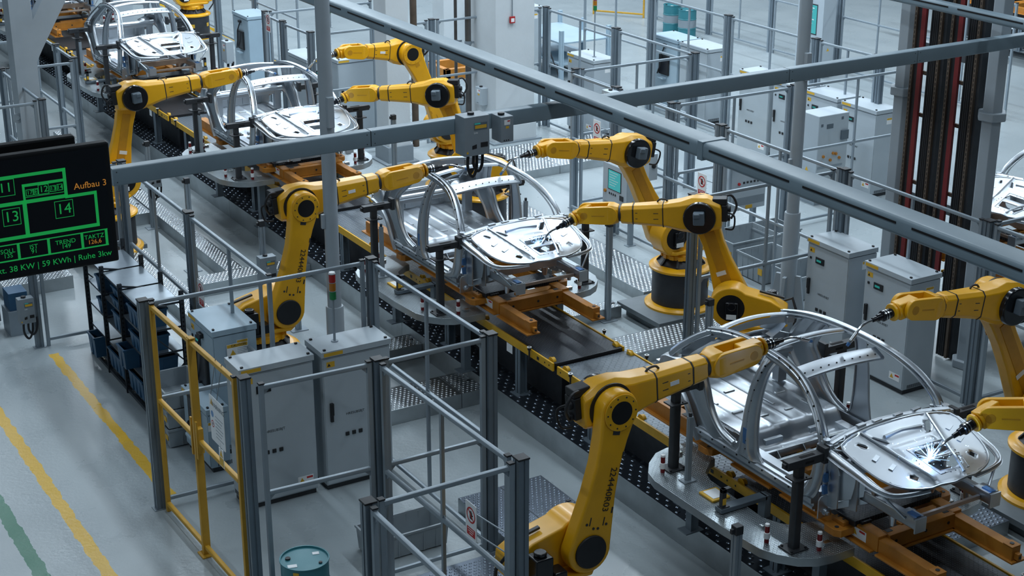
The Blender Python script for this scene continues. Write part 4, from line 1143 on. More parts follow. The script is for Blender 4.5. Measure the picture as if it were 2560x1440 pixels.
def crate(label, x, y, z, wx, wy, h, rz=0, mat='crate', name='plastic_crate', cat='crate', group='grey plastic crates', lab=True, div=0):
    t = thing(name, label, cat, (x, y, z), rz, group); C = M_[mat]; a, b = wx / 2, wy / 2; w = .012
    m = MB(); m.box(-a + .02, a - .02, -b + .02, b - .02, 0, .015)
    secs = []
    for z_, k in ((0, .02), (h - .03, 0), (h - .03, -.015), (h, -.015), (h, w), (h - .03, w + .004), (.015, .02 + w)):
        secs.append([(-a + k, -b + k, z_), (a - k, -b + k, z_), (a - k, b - k, z_), (-a + k, b - k, z_)])
    m.loft(secs, caps=False)
    m.build('tub', C, t, smooth=0)
    m = MB(); nx = max(2, int(wx / .16)); ny = max(2, int(wy / .16))
    for i in range(1, nx):
        X = -a + wx * i / nx
        for s in (-1, 1): m.box(X - .008, X + .008, min(s * b, s * (b - .022)), max(s * b, s * (b - .022)), .01, h - .03)
    for i in range(1, ny):
        Y = -b + wy * i / ny
        for s in (-1, 1): m.box(min(s * a, s * (a - .022)), max(s * a, s * (a - .022)), Y - .008, Y + .008, .01, h - .03)
    m.build('rib', C, t, smooth=0)
    if lab:
        m = MB(); m.box(-a - .001, -a + .006, -b + .05, -b + .17, h * .35, h * .62); m.build('label', M_['stickyellow'], t)
    return t

def no_hands_sign(label, o, x, z, w=.24, h=.44, post=None):
    """white board, red ring with a bar over a black hand, red caption field; o = centre, x reading direction, z facing"""
    t = thing('prohibition_sign', label, 'sign', o, 0, 'keep hands out signs')
    F = frame((0, 0, 0), x, z)
    def bl(mb, n, mt, p=t, **k): mb.xf(F); return mb.build(n, mt, p, **k)
    m = MB(); m.prism(rrect(-w / 2, w / 2, -h / 2, h / 2, .012, 2), (0, 0, 0), (1, 0, 0), (0, 1, 0), (0, 0, .006)); bl(m, 'board', M_['white'])
    cy = h * .16; r = w * .40
    m = MB()
    k = 28; ro, ri = r, r * .80
    vs = [(ro * math.cos(2 * PI * i / k), cy + ro * math.sin(2 * PI * i / k), .0075) for i in range(k)] + [(ri * math.cos(2 * PI * i / k), cy + ri * math.sin(2 * PI * i / k), .0075) for i in range(k)]
    m.add(vs, [(i, (i + 1) % k, k + (i + 1) % k, k + i) for i in range(k)])
    m.obox((0, cy, .0078), (-.7, .7, 0), (.7, .7, 0), (0, 0, 1), 2 * ri, r * .17, .0006)
    bl(m, 'red_ring', M_['stickred'])
    m = MB(); m.prism([(-r * .25, -r * .5), (r * .25, -r * .5), (r * .30, r * .1), (-r * .28, r * .1)], (0, cy, .0062), (1, 0, 0), (0, 1, 0), (0, 0, .0006))
    for i in range(4): m.prism([(-r * .27 + i * r * .145, 0), (-r * .15 + i * r * .145, 0), (-r * .15 + i * r * .15, r * (.45, .55, .55, .42)[i]), (-r * .27 + i * r * .15, r * (.45, .55, .55, .42)[i])], (0, cy, .0062), (1, 0, 0), (0, 1, 0), (0, 0, .0006))
    m.prism([(r * .2, -r * .2), (r * .5, r * .08), (r * .44, r * .16), (r * .2, 0)], (0, cy, .0062), (1, 0, 0), (0, 1, 0), (0, 0, .0006))
    bl(m, 'hand_symbol', M_['ink'])
    m = MB(); m.prism(rrect(-w * .38, w * .38, -h * .43, -h * .20, .006, 2), (0, 0, .0062), (1, 0, 0), (0, 1, 0), (0, 0, .0006)); rf = bl(m, 'red_field', M_['stickred'])
    m = MB()
    for i, ww in enumerate((.58, .5, .3)): m.box(-w * ww / 2, w * ww / 2, -h * (.255 + i * .06), -h * (.235 + i * .06), .007, .0074)
    bl(m, 'caption_line', M_['white'], rf)
    if post is not None:
        m = MB()
        for dz in (-.12, .12):
            m.bar((0, 0, dz), (post[0] - o[0], post[1] - o[1], dz), .012, .012)
        m.build('bracket', M_['frame'], t)
    return t
# ------------------------------------------------------------------ hall
def slab(name, mat, *b):
    m = MB(); m.box(*b); o = m.build(name, mat, None, smooth=0); o['kind'] = 'structure'; return o
m = MB(); m.add([(-14, -8, 0), (62, -8, 0), (62, 84, 0), (-14, 84, 0)], [(0, 1, 2, 3)]); fl = m.build('floor', M_['floor'], None, smooth=0); fl['kind'] = 'structure'
slab('wall_left', M_['wall'], -14.3, -14, -8, 84, 0, 13); slab('wall_right', M_['wall'], 62, 62.3, -8, 84, 0, 13)
slab('wall_back', M_['wall'], -14, 62, 84, 84.3, 0, 13); slab('wall_front', M_['wall'], -14, 62, -8.3, -8, 0, 13)
slab('ceiling', M_['ceil'], -14, 62, -8, 84, 13, 13.3)

def lamp(x, y, sx, sy, p, c=(0.78, 0.90, 1.0), z=12.6):
    d = bpy.data.lights.new('hall_and_fill_lamp', 'AREA'); d.shape = 'RECTANGLE'; d.size = sx; d.size_y = sy; d.energy = p; d.color = c
    o = bpy.data.objects.new('hall_and_fill_lamp', d); col.objects.link(o); o.location = (x, y, z); return o
for x in (8, 15, 22, 29, 38):
    for y in (18, 27, 36, 47, 60):
        p = 1500
        if x < 10: p = 420 if y < 24 else 650
        if y < 20: p *= .5
        if x > 25 and y < 30: p *= .6
        lamp(x, y, 0.7, 6.0, p)
for y in (4, 12): lamp(8, y, .7, 5, 380)
lamp(19, 9, .7, 5, 300)
for y in (10, 22, 34): lamp(-7, y, .7, 6, 900)  # unseen fill lamps added to brighten the left-facing sides
w = bpy.data.worlds.new('hall air'); bpy.context.scene.world = w; w.use_nodes = True
w.node_tree.nodes['Background'].inputs[0].default_value = (0.5, 0.6, 0.7, 1); w.node_tree.nodes['Background'].inputs[1].default_value = 0.03

# plaster columns
def column(label, x0, x1, y0, y1, h=13):
    t = thing('plaster_column', label, 'column', ((x0 + x1) / 2, (y0 + y1) / 2, 0), 0, 'white plaster columns'); a = (x1 - x0) / 2; b = (y1 - y0) / 2
    m = MB(); m.box(-a, a, -b, b, 0, h); m.build('shaft', M_['whitecol'], t, bevel=.02)
    m = MB(); m.box(-a - .04, a + .04, -b - .04, b + .04, 0, .42); m.build('plinth', M_['whitecol'] if b > .5 else M_['boxgrey'], t, bevel=.01)
    m = MB(); m.box(-a - .14, a + .14, -b - .14, b + .14, 0, .04); m.build('foot_plate', M_['boxgrey'], t, bevel=.005)
    return t
column('slim white column with grey foot behind the third car body', 15.92, 16.50, 32.42, 33.05)
column('broad white plaster column carrying a red fire alarm box', 18.98, 20.08, 32.72, 34.0)
column('distant white column at the top edge behind the broad column', 21.6, 22.3, 40.2, 40.9)
t = thing('fire_alarm', 'small red fire alarm box on the broad white column', 'fire alarm', (19.42, 32.70, 3.02))
m = MB(); m.box(-.07, .07, -.05, 0, -.07, .09); b = m.build('housing', M_['firered'], t, bevel=.006)
m = MB(); m.box(-.045, .045, -.052, -.05, -.04, .05); m.build('face', M_['white'], b)
m = MB(); m.tube([(0, -.02, .09), (0, -.02, 1.6)], .012, 8); m.build('conduit', M_['post'], t)
control_box('light grey switch box with yellow label on the side of the broad column', 18.98, 33.28, .90, '-x', .34, .42, .16, 'cabinet', siem=False, cable=False)
def pipe(label, pts, r, mat):
    t = thing('wall_pipe', label, 'pipe', pts[0], 0, 'vertical pipes on the columns'); o = Vector(pts[0])
    m = MB(); m.tube([Vector(p) - o for p in pts], r, 14); m.build('tube', M_[mat], t)
    for z in (2.0, 4.2, 6.4):
        m = MB(); m.cyl((0, 0, z), (0, 0, z + .09), r + .012, n=16); m.box(-.02, .16, -.03, .03, z + .02, z + .07); m.build('clamp', M_['boxgrey'], t)
pipe('thick dull pipe running up beside the broad white column', [(18.80, 33.75, 0.3), (18.80, 33.75, 10)], .075, 'brownpipe')
pipe('thin dark pipe beside the thick pipe at the broad column', [(18.62, 34.05, 0.3), (18.62, 34.05, 10)], .04, 'brownpipe')
pipe('brown pipe standing close to the slim white column', [(16.72, 32.6, 0.3), (16.72, 32.6, 10)], .08, 'rust')

# ------------------------------------------------------------------ assembly line: step, decks, platforms, skids, cars
ORD = ['first', 'second', 'third', 'fourth', 'fifth']
def step(label, y0, y1):
    t = thing('line_step', label, 'step', (12.1, (y0 + y1) / 2, 0), 0, 'long steel steps under the line'); h = .385; cy = (y0 + y1) / 2
    m = MB(); m.box(11.24 - 12.1, 12.95 - 12.1, y0 - cy + .004, y1 - cy - .004, 0, h, 1, 0); m.build('step_box', [M_['stepdark'], M_['steel']], t, smooth=30, bevel=.006)
    m = MB(); p = .175
    for j in range(int((y1 - y0) / (p * .62))):
        for i in range(7):
            x = 11.24 + .07 + p * (i + .5 * (j % 2)); y = y0 + .06 + p * .62 * j
            if x < 12.4: m.dome(x - 12.1, y - cy, h, .043, .036, .016, 10)
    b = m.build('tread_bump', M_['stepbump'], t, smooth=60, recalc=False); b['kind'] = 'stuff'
bounds = [3.5, 10.6, 16.6, 22.6, 26.6, 30.6, 34.6, 40.6, 52]
for k, (a, b) in enumerate(zip(bounds, bounds[1:])):
    step(['nearest length of the dark bumped step, running out at the bottom right', 'dark bumped step beside the first car body', 'dark bumped step between the first and second car bodies', 'dark bumped step beside the second car body', 'dark bumped step just behind the second car body', 'dark bumped step beside the third car body', 'dark bumped step behind the third car body', 'farthest length of the dark bumped step at the top left'][k], a, b)

car0 = make_car('nearest bare metal car body, lower right, bright welding flash on its hood')
skid0 = make_skid('orange skid under the nearest car body, forks pointing out at the lower right')
CARL = ['', 'bare metal car body in the middle of the picture, under the hanging switch box', 'bare metal car body behind the middle one, half hidden by the grey pole', 'bare metal car body at the top left, farthest whole body of the line', 'car body at the top left edge, mostly hidden by the wide grey column']
SKL = ['', 'orange skid under the middle car body', 'orange skid under the car body crossed by the grey pole', 'orange skid under the farthest whole car body at the top left', 'orange skid beyond the farthest whole car body, top left corner']
for k in range(1, 5):
    if k < 5: dup(skid0, (XC, ST[k], 1.48), None, SKL[k])
    if k < 5: dup(car0, (XC, ST[k], CZ), None, CARL[k])
PLL = {}
WHO = ['the nearest car body', 'the second car body', 'the third car body', 'the fourth car body', 'the fifth station']
plL = plR = pil = bea = slm = pad = None
for k in range(5):
    S = ST[k]
    for s, sd in ((-1, 'left'), (1, 'right')):
        lab = f'rounded diamond plate platform on the {sd} of {WHO[k]}'
        if k == 0:
            pl = make_platform(lab, s, S)
            if s < 0: plL = pl
            else: plR = pl
        else: dup(plL if s < 0 else plR, (XC, S, 1.35), None, lab)
        for y, fr in ((.0, 'front'), (2.28, 'rear')):
            lab = f'black clamp pillar at the {fr} {sd} of {WHO[k]}'
            x = s * 1.325
            key = (s,)
            if key not in PLL: PLL[key] = make_pillar(lab, s, S + y, x)
            else: dup(PLL[key], (XC + x, S + y, 1.46), None, lab)
        for (bx, by), nm in (((1.50, .26), 'outer front'), ((1.11, -.18), 'inner front'), ((1.50, 2.26), 'outer rear'), ((1.15, 2.44), 'inner rear')):
            lab = f'red and white {nm} pin on the {sd} platform of {WHO[k]}'
            if bea is None: bea = make_beacon(lab, XC + s * bx, S + by, 1.46)
            else: dup(bea, (XC + s * bx, S + by, 1.46), None, lab)
        lab = f'slim light aluminium post on the {sd} platform of {WHO[k]}'
        if slm is None: slm = make_slim_post(lab, XC + s * 1.37, S + 1.92, 1.46)
        else: dup(slm, (XC + s * 1.37, S + 1.92, 1.46), None, lab)
        if s < 0:
            lab = f'white pad with yellow rim on the left platform of {WHO[k]}'
            if pad is None: pad = make_pad(lab, XC - 1.33, S + 1.44, 1.46)
            else: dup(pad, (XC - 1.33, S + 1.44, 1.46), None, lab)
    if k == 0:
        dk = make_deck('black conveyor deck under the forks of the nearest skid', -2.16, 2.0, 11.43, 12.67, 1.25, M_['deckblack'], (.60, 2.6), S)
        dg = make_deck('grey grip plate deck under the rear of the nearest car body', 2.04, 6.16, 11.49, 12.73, 1.20, M_['deckgrey'], (.9, 3.7), S)
    else:
        dup(dk, (XC, S - 2.16, .38), None, f'black conveyor deck in front of and under {WHO[k]}'); dup(dg, (XC, S + 2.04, .38), None, f'grey grip plate deck behind {WHO[k]}')
dup(dg, (XC, ST[0] + 2.04 - PITCH, .38), None, 'grey grip plate deck running out at the lower right corner')

# crossing line at the far right: one dark body with its skid and deck, turned across
X2, Y2 = 20.6, 17.45
dup(car0, (X2, Y2, CZ), -PI / 2, 'dark bare car body cut off by the right edge, behind the cable columns')
dup(skid0, (X2, Y2, 1.48), -PI / 2, 'orange skid under the dark car body at the right edge')
dup(dk, (X2 - 1.4, Y2, .38), -PI / 2, 'black conveyor deck under the dark car body at the right edge')
dup(skid0, (37.4, 33.6, 1.48), 0, 'orange skid in the top right corner beyond the cable columns')
dup(dk, (37.4, 31.5, .38), 0, 'conveyor deck in the top right corner beyond the cable columns')

# ------------------------------------------------------------------ robots
NUM = '224440R03'
BZ = .25
Lc = dict(J3=(.66, 2.95), J5=(2.63, 3.11), tool=(1, 0, .05), tip_bend=-.45)
rl, _ = make_robot('yellow robot standing in the bottom middle, arm over the nearest car body', (8.29, ST[0] + 1.25, BZ), 0, number=NUM, **Lc)
l3, _ = make_robot('yellow robot at the upper left, rising behind the black monitor', (8.29, ST[2] + .72, BZ), 0, mirror=-1, **Lc)
for k, lb in ((1, 'yellow robot left of the middle car body, arm crossed by the pole'),):
    dup(rl, (8.29, ST[k] + 1.25, BZ), None, lb)
b1, _ = make_robot('yellow robot at the right edge, arm level over the nearest car body', (16.05, ST[0] + .98, BZ), PI, (1.25, 3.05), (2.92, 3.31), (1, 0, -.12), -.9)
b2, _ = make_robot('yellow robot on a black drum right of the middle car body, upper arm', (16.05, ST[1] + .98, BZ), PI, (1.13, 2.97), (2.77, 3.24), (1, 0, -.12), -.9)
b3, _ = make_robot('yellow robot right of the third car body, upper arm with hollow elbow ring', (16.05, ST[2] + .98, BZ), PI, (1.12, 3.10), (2.45, 3.24), (1, 0, -.10), -.9, mirror=-1)
b5, _ = make_robot('yellow robot beyond the fourth car body, cut by the top edge', (16.7, 47.6, BZ), PI, (1.35, 2.75), (2.6, 3.9), (1, 0, .1), -.5)
AY = R(138)
def robot_a(label, k, tip, J3=(.84, 2.75), J5=(2.61, 2.65)):
    base = Vector((XC + 2.72, ST[k] - 2.5, BZ))
    r, p4 = make_robot(label, base, AY, J3, J5, (.70, .58, -.30), -1.1)
    w = Matrix.Rotation(AY, 4, 'Z') @ p4 + base
    r.location = base + Vector((XC + tip[0] - w.x, ST[k] + tip[1] - w.y, 0))
    print('A tip z', w.z, 'shift', r.location - base)
    return r
robot_a('yellow welding robot at the lower right edge, torch on the nearest hood', 0, (-.03, -.66))
robot_a('yellow welding robot between the nearest and middle car bodies, torch on the middle hood', 1, (.045, -.63))
robot_a('yellow welding robot right of the third car body, lower of the two arms there', 2, (.30, -.13))

# weld flashes
def flash(label, x, y, k, e, n, r):
    z = hood_z(x, y) + .015
    t = thing('weld_spark', label, 'spark', (XC + x, ST[k] + y, z), 0, 'welding flashes on the hoods')
    m = MB(); m.lathe([(0, -.016), (.016, 0), (0, .016)], n=10); m.build('core', M_['g_spark'], t)
    m = MB(); rnd = random.Random(k + 5)
    for i in range(n):
        a = rnd.uniform(0, 2 * PI); el = rnd.uniform(.0, 1.35); L = r * rnd.uniform(.35, 1.0)
        d = Vector((math.cos(a) * math.cos(el), math.sin(a) * math.cos(el), math.sin(el)))
        m.cyl(d * .01, d * L, .0016, .0005, n=4)
    for i in range(n):
        a = rnd.uniform(0, 2 * PI); L = r * rnd.uniform(.6, 2.2); p = Vector((math.cos(a) * L, math.sin(a) * L, .03 + rnd.uniform(0, .1))); q = Vector((rnd.uniform(-1, 1), rnd.uniform(-1, 1), rnd.uniform(-.5, 1))).normalized() * .014
        m.cyl(p, p + q, .0022, .0012, n=4)
    o = m.build('streak', M_['g_spark2'], t); o['kind'] = 'stuff'
    d = bpy.data.lights.new('arc_light', 'POINT'); d.energy = e; d.color = (.35, .58, 1.0); d.shadow_soft_size = .02
    o = bpy.data.objects.new('arc_light', d); col.objects.link(o); o.location = (XC + x, ST[k] + y, z + .10)
flash('bright blue white welding flash on the nearest hood', -.03, -.66, 0, 26, 46, .22)
flash('blue white welding flash on the middle hood', .045, -.63, 1, 16, 26, .11)
flash('blue white welding flash on the third hood behind the pole', .16, -.42, 2, 22, 20, .08)

# pedestals of the right robots and floor plates
def plinth(label, x0, x1, y0, y1, h):
    t = thing('robot_plinth', label, 'plinth', ((x0 + x1) / 2, (y0 + y1) / 2, 0), 0, 'grey plinths under the robots'); a = (x1 - x0) / 2; b = (y1 - y0) / 2
    m = MB(); m.box(-a + .12, a - .12, -b + .12, b - .12, 0, h - .09); m.build('block', M_['plinth'], t, bevel=.006)
    m = MB(); m.box(-a, a, -b, b, h - .09, h); m.build('top_slab', M_['plinth'], t, bevel=.006)
for k in range(3):
    plinth(f'dark grey plinth under the upper right robot beside {WHO[k]}', 15.15, 16.9, ST[k] + .33, ST[k] + 1.62, BZ)
    plinth(f'dark grey plinth under the left robot beside {WHO[k]}', 7.62, 8.96, ST[k] + .58, ST[k] + 1.92, BZ)
    plinth(f'dark grey plinth under the welding robot ahead of {WHO[k]}', 14.05, 15.55, ST[k] - 3.25, ST[k] - 1.80, BZ)

# ------------------------------------------------------------------ tread covers
tread('bumped tread cover between the near cabinets and the step, split by a black joint', 9.2, 11.24, 19.75, 20.52, .25, .075, (10.83,), r=.026)
tread('bumped tread cover behind the grey pole, next one up the line', 9.5, 11.24, 21.85, 22.35, .25, .075, (), r=.026)
tread('bumped cross cover with a bright front behind the no hands sign', 8.95, 11.24, 26.40, 26.86, .25, .075, r=.026)
tread('long narrow bumped cover running back along the floor, left of the step', 9.72, 10.08, 26.9, 38.5, .25, .07, r=.024)
tread('narrow bumped cover beside the dark shelf rack', 8.30, 8.82, 22.9, 28.95, .25, .07, r=.024)
tread('bumped cover block left of the long narrow cover, seen behind the cross beam end', 8.3, 9.70, 31.05, 32.4, .25, .07, r=.024)
tread('bumped cover block with bright side just below the monitor', 5.9, 7.19, 28.1, 29.0, .25, .07, r=.024)
tread('blue grey tread cover right of the sign near the bottom robot, split in two', 9.16, 10.49, 15.2, 16.86, .22, .07, (9.82,), 'stepdark', r=.022)
tread('dark tread cover at the bottom edge behind the front fence corner', 7.6, 9.15, 13.9, 15.36, .22, .07, (), 'stepdark', r=.022)
tread('wide bumped cover running right from the deck end, in front of the second robot plinth', 13.0, 17.2, 19.73, 20.50, .22, .085, (), r=.030)
tread('narrow bumped cover from the deck to the plinth of the black drum robot', 13.0, 15.14, 21.66, 22.0, .22, .085, (), r=.030)
tread('long bumped cover along the floor right of the middle car body', 15.85, 16.75, 22.0, 29.2, .22, .085, (), r=.028)
tread('large bumped cover platform at the foot of the broad white column, split in two', 18.0, 21.4, 29.75, 31.78, .20, .085, (18.96,), r=.028)
tread('bumped cover right of the nearest car body, behind its rear pillars', 13.9, 15.12, 12.6, 16.4, .22, .085, (), 'stepdark', r=.028)
tread('bumped strip cover beside the deck at the lower right corner', 12.95, 13.4, 5.0, 10.8, .3, .085, (), 'stepdark', r=.028)
tread('bumped cover near the foot of the slim white column', 16.8, 17.9, 29.7, 31.6, .20, .085, (), r=.028)
# ------------------------------------------------------------------ fences
PST = [
 (5.73, 19.05, 'tall grey post at the left end of the yellow gate'), (5.93, 16.05, 'tall grey post at the right end of the yellow gate, small knob on it'),
 (7.50, 15.75, 'grey post right of the two near cabinets'), (9.05, 15.75, 'grey post by the white no hands sign at the bottom middle'), (9.00, 19.0, 'grey post in the three post cluster above the signal tower'),
 (5.86, 12.62, 'grey post in the foreground at the bottom, left of the sign'), (7.63, 12.66, 'foreground grey post at the bottom, touching the robot base'),
 (7.53, 22.30, 'grey post behind the dark shelf rack, above its first sign'), (7.53, 25.55, 'grey post under the left end of the cross beam'), (5.86, 25.58, 'grey post carrying the switch box below the monitor'),
 (7.55, 33.6, 'grey post with black cap left of the wide grey column'), (7.55, 30.5, 'grey post right below the wide grey column'), (9.15, 33.85, 'grey post right of the wide grey column, corner of the fence'), (9.2, 35.4, 'grey post at the mid gate behind the wide grey column'),
 (14.67, 19.1, 'light grey corner post in front of the black drum robot'), (17.68, 15.78, 'grey corner post right of the near right cabinets'), (17.67, 18.95, 'grey post behind the near right cabinets'), (17.67, 22.25, 'grey post crossed by the long beam, right of the second sign'),
 (17.68, 25.65, 'grey post behind the elbow of the upper arm at the middle right'), (17.85, 27.45, 'light grey post left of the control panel with the teal screen'), (17.85, 24.05, 'grey post just under the cross beam at the middle right'),
 (20.95, 33.6, 'tall post right beside the broad white column'), (20.97, 30.5, 'grey post behind the white cabinet with the signal tower'), (20.93, 27.4, 'grey post at the corner of the two cabinets with monitors'), (20.85, 24.0, 'grey post beside the right grey pole under the cross beam'),
 (17.75, 33.65, 'grey post between the two white columns'), (14.65, 33.75, 'grey post left of the signal tower at the top'), (14.60, 35.3, 'grey post in the middle of the far rail at the top'), (14.70, 36.65, 'grey corner post farthest back above the third car body'),
 (24.20, 30.4, 'grey post right of the two cabinets with monitors'), (24.20, 27.2, 'grey post just right of the right grey pole at the top'), (24.30, 25.2, 'grey post hidden behind the cross beam near the cable columns'), (24.2, 33.6, 'grey post at the top edge above the two cabinets with monitors'),
 (31.5, 40.6, 'far grey post beside the two drums'), (31.5, 37.5, 'far grey post at the top, left of the right pole'), (31.5, 34.5, 'far grey post right of the kiosk with the teal screen'), (31.5, 43.6, 'far grey post beside the yellow frame at the top'),
 (17.85, 45.2, 'far grey post left of the blue grey cabinet at the top'), (18.05, 48.9, 'far grey post behind the blue grey cabinet at the top'), (14.65, 39.8, 'grey post behind the farthest robot at the top')]
p0 = None
for x, y, lb in PST:
    if p0 is None: p0 = fence_post(lb, x, y)
    else: dup(p0, (x, y, 0), None, lb)
# a small knob on the right gate post
m = MB(); m.box(.02, .06, -.085, -.06, 2.42, 2.50)
PN = [
 ((6.02, 15.82), (7.42, 15.77), 'fence panel right of the yellow gate, in front of the two cabinets'), ((7.58, 15.75), (8.96, 15.75), 'fence panel left of the bumped cross cover, upper bottom middle'), ((9.00, 18.90), (9.02, 15.86), 'fence panel running down from the three post cluster towards the sign'),
 ((5.82, 19.05), (8.90, 19.03), 'fence panel crossing behind the two near cabinets and the signal tower'), ((7.50, 15.64), (7.56, 12.78), 'fence panel with the no hands sign at the bottom'), ((5.97, 12.62), (7.52, 12.64), 'short fence panel in the front at the bottom edge'),
 ((5.86, 12.52), (5.86, 9.4), 'foreground fence panel leaving at the bottom edge'), ((7.53, 22.18), (7.53, 19.12), 'fence panel behind the blue grey cabinet with the first sign'), ((7.53, 25.44), (7.53, 22.42), 'fence panel along the back of the dark shelf rack'), ((5.98, 25.56), (7.44, 25.56), 'low fence panel left of the dark shelf rack'),
 ((7.55, 33.5), (7.55, 30.6), 'fence panel in front of the wide grey column'), ((7.44, 30.5), (4.0, 30.5), 'fence panel leaving left above the monitor'), ((7.66, 33.63), (9.05, 33.63), 'fence panel right of the wide grey column'), ((9.18, 35.32), (9.17, 33.95), 'narrow fence panel with a lock plate at the upper left'), ((9.2, 38.8), (9.2, 35.5), 'fence panel behind the wide grey column towards the top left'), ((4.0, 36.5), (8.6, 36.5), 'far fence panel at the left edge behind the wide grey column'),
 ((17.67, 18.84), (17.67, 15.9), 'fence panel behind the near right cabinets'), ((17.67, 22.13), (17.67, 19.07), 'fence panel behind the grey crates at the right'), ((17.67, 25.54), (17.67, 22.37), 'fence panel with the second no hands sign behind the elbows'), ((17.67, 27.3), (17.67, 25.77), 'narrow fence panel with the far no hands sign'),
 ((17.68, 15.66), (17.68, 12.4), 'fence panel at the right edge below the corner post'), ((17.8, 15.74), (20.9, 15.74), 'fence panel leaving at the right edge below the dark car body'), ((14.80, 19.08), (17.55, 19.08), 'fence panel from the corner post to the right grey pole'),
 ((17.98, 27.42), (20.82, 27.42), 'fence panel in front of the cabinets with monitors'), ((20.96, 33.48), (20.96, 30.62), 'fence panel left of the signal tower on the white cabinet'), ((20.96, 30.38), (20.96, 27.52), 'fence panel right of the white cabinet with the signal tower'), ((17.97, 24.03), (20.74, 24.02), 'fence panel just below the cross beam at the middle right'), ((20.98, 24.02), (24.15, 24.02), 'fence panel below the cross beam in front of the right white cabinets'),
 ((14.77, 33.66), (17.63, 33.66), 'fence panel behind the upper arm beside the third car body'), ((17.88, 33.65), (20.83, 33.65), 'fence panel between the white columns'), ((14.65, 36.54), (14.62, 35.42), 'left half of the far light gate above the third car body'), ((14.6, 35.18), (14.64, 33.88), 'right half of the far light gate above the third car body'), ((14.82, 36.65), (17.6, 36.65), 'far fence panel behind the signal tower at the top'),
 ((24.2, 33.48), (24.2, 30.52), 'fence panel above the cabinets with monitors'), ((24.2, 30.28), (24.2, 27.32), 'fence panel behind the right pole at the top'), ((24.2, 27.08), (24.28, 25.32), 'fence panel above the cross beam, right of the right pole'), ((24.2, 36.8), (24.2, 33.72), 'fence panel in front of the two drums'),
 ((31.5, 40.5), (31.5, 37.6), 'far fence panel right of the two drums'), ((31.5, 37.4), (31.5, 34.6), 'far fence panel left of the kiosk with the teal screen'), ((31.5, 34.4), (31.5, 31.4), 'far fence panel left of the cable columns'), ((31.5, 31.3), (31.5, 28.0), 'far fence panel right of the cable columns'), ((31.5, 43.5), (31.5, 40.7), 'far fence panel between the yellow frame and the drums'),
 ((17.85, 48.8), (17.85, 45.4), 'far fence panel left of the yellow floor line at the top'), ((17.85, 45.1), (17.85, 42.0), 'far fence panel behind the blue grey cabinet at the top'), ((18.05, 52.2), (18.05, 49.0), 'farthest fence panel at the top edge')]
for a, b, lb in PN:
    L = math.dist(a, b)
    ends = (1, 0) if lb.startswith('fence panel behind the grey crates') and 0 else (1, 1)
    fence_panel(lb, a, b, ends, mids=[] if L < 1.7 else None)

# yellow gate between the two left posts
g = fence_panel('yellow framed gate at the left with the WARNING board', (5.80, 18.94), (5.86, 16.14), mat='gateyellow', name='swing_gate', cat='gate', group=None, rail=.06, midz=1.66)
for o in KIDS[g.name]:
    if o.name.startswith('mullion'):
        m = MB(); m.box(1.37, 1.43, -.05, .05, 0, 3.03); m.box(1.30, 1.50, -.09, .09, 0, .02); m.box(1.345, 1.455, -.035, .035, 3.02, 3.04); m.build('centre_stile', M_['gateyellow'], g, bevel=.004)
        m = MB(); m.box(1.29, 1.335, -.055, -.03, 1.42, 1.94); m.box(1.465, 1.51, -.055, -.03, 1.42, 1.94); m.box(1.28, 1.52, -.035, .035, 1.50, 1.84); m.build('lock_plate', M_['gateyellow'], g, bevel=.005)
        break
# WARNING board
t = thing('warning_board', 'white WARNING board with small hazard symbols hung on the yellow gate', 'sign', (5.76, 16.56, 2.30)); F = frame((0, 0, 0), (0, -1, 0), (-1, 0, 0))
def sb(mb, n, mt, p=t): mb.xf(F); return mb.build(n, mt, p)
m = MB(); m.prism(rrect(-.23, .23, -.30, .30, .02, 2), (0, 0, 0), (1, 0, 0), (0, 1, 0), (0, 0, .006)); sb(m, 'board', M_['white'])
m = MB(); m.prism([(-.045, 0), (.045, 0), (0, .085)], (-.15, .18, .006), (1, 0, 0), (0, 1, 0), (0, 0, .001)); sb(m, 'triangle', M_['stickyellow'])
m = MB(); m.cyl((-.15, .06, .006), (-.15, .06, .0075), .042, n=20); sb(m, 'blue_disc', M_['bodyblue'])
m = MB(); m.lathe([(.034, .0075), (.046, .0075)], (-.15, -.07, 0), n=22); sb(m, 'red_ring', M_['stickred'])
m = MB(); m.cyl((-.15, -.07, .006), (-.15, -.07, .0072), .018, n=12)
for i in range(7): m.box(-.06, .19 - .03 * (i % 3), .06 - .045 * i, .068 - .045 * i, .006, .0072)
sb(m, 'fine_print', M_['boxgrey'])
text('warning_caption', 'WARNING!', .085, frame((-.007, -.06, .20), (0, -1, 0), (-1, 0, 0)), M_['slate'], t)
m = MB(); m.bar((.006, .0, .28), (.10, .0, .74), .008, .008); m.bar((.006, .2, .28), (.10, .2, .74), .008, .008); m.build('hanger', M_['frame'], t)
t = thing('warning_label', 'small white and yellow hazard label hung under the WARNING board', 'sign', (5.76, 16.50, 1.86))
m = MB(); m.box(-.004, 0, -.075, .075, -.12, .12); m.build('board', M_['white'], t)
m = MB(); m.box(-.006, -.004, -.065, .065, -.11, .0); m.prism([(-.05, 0), (.05, 0), (0, .09)], (-.004, 0, .015), (0, 1, 0), (0, 0, 1), (-.002, 0, 0)); m.build('yellow_field', M_['stickyellow'], t)
m = MB(); m.bar((-.002, .0, .12), (-.002, .0, .20), .008, .008); m.build('hanger', M_['frame'], t)

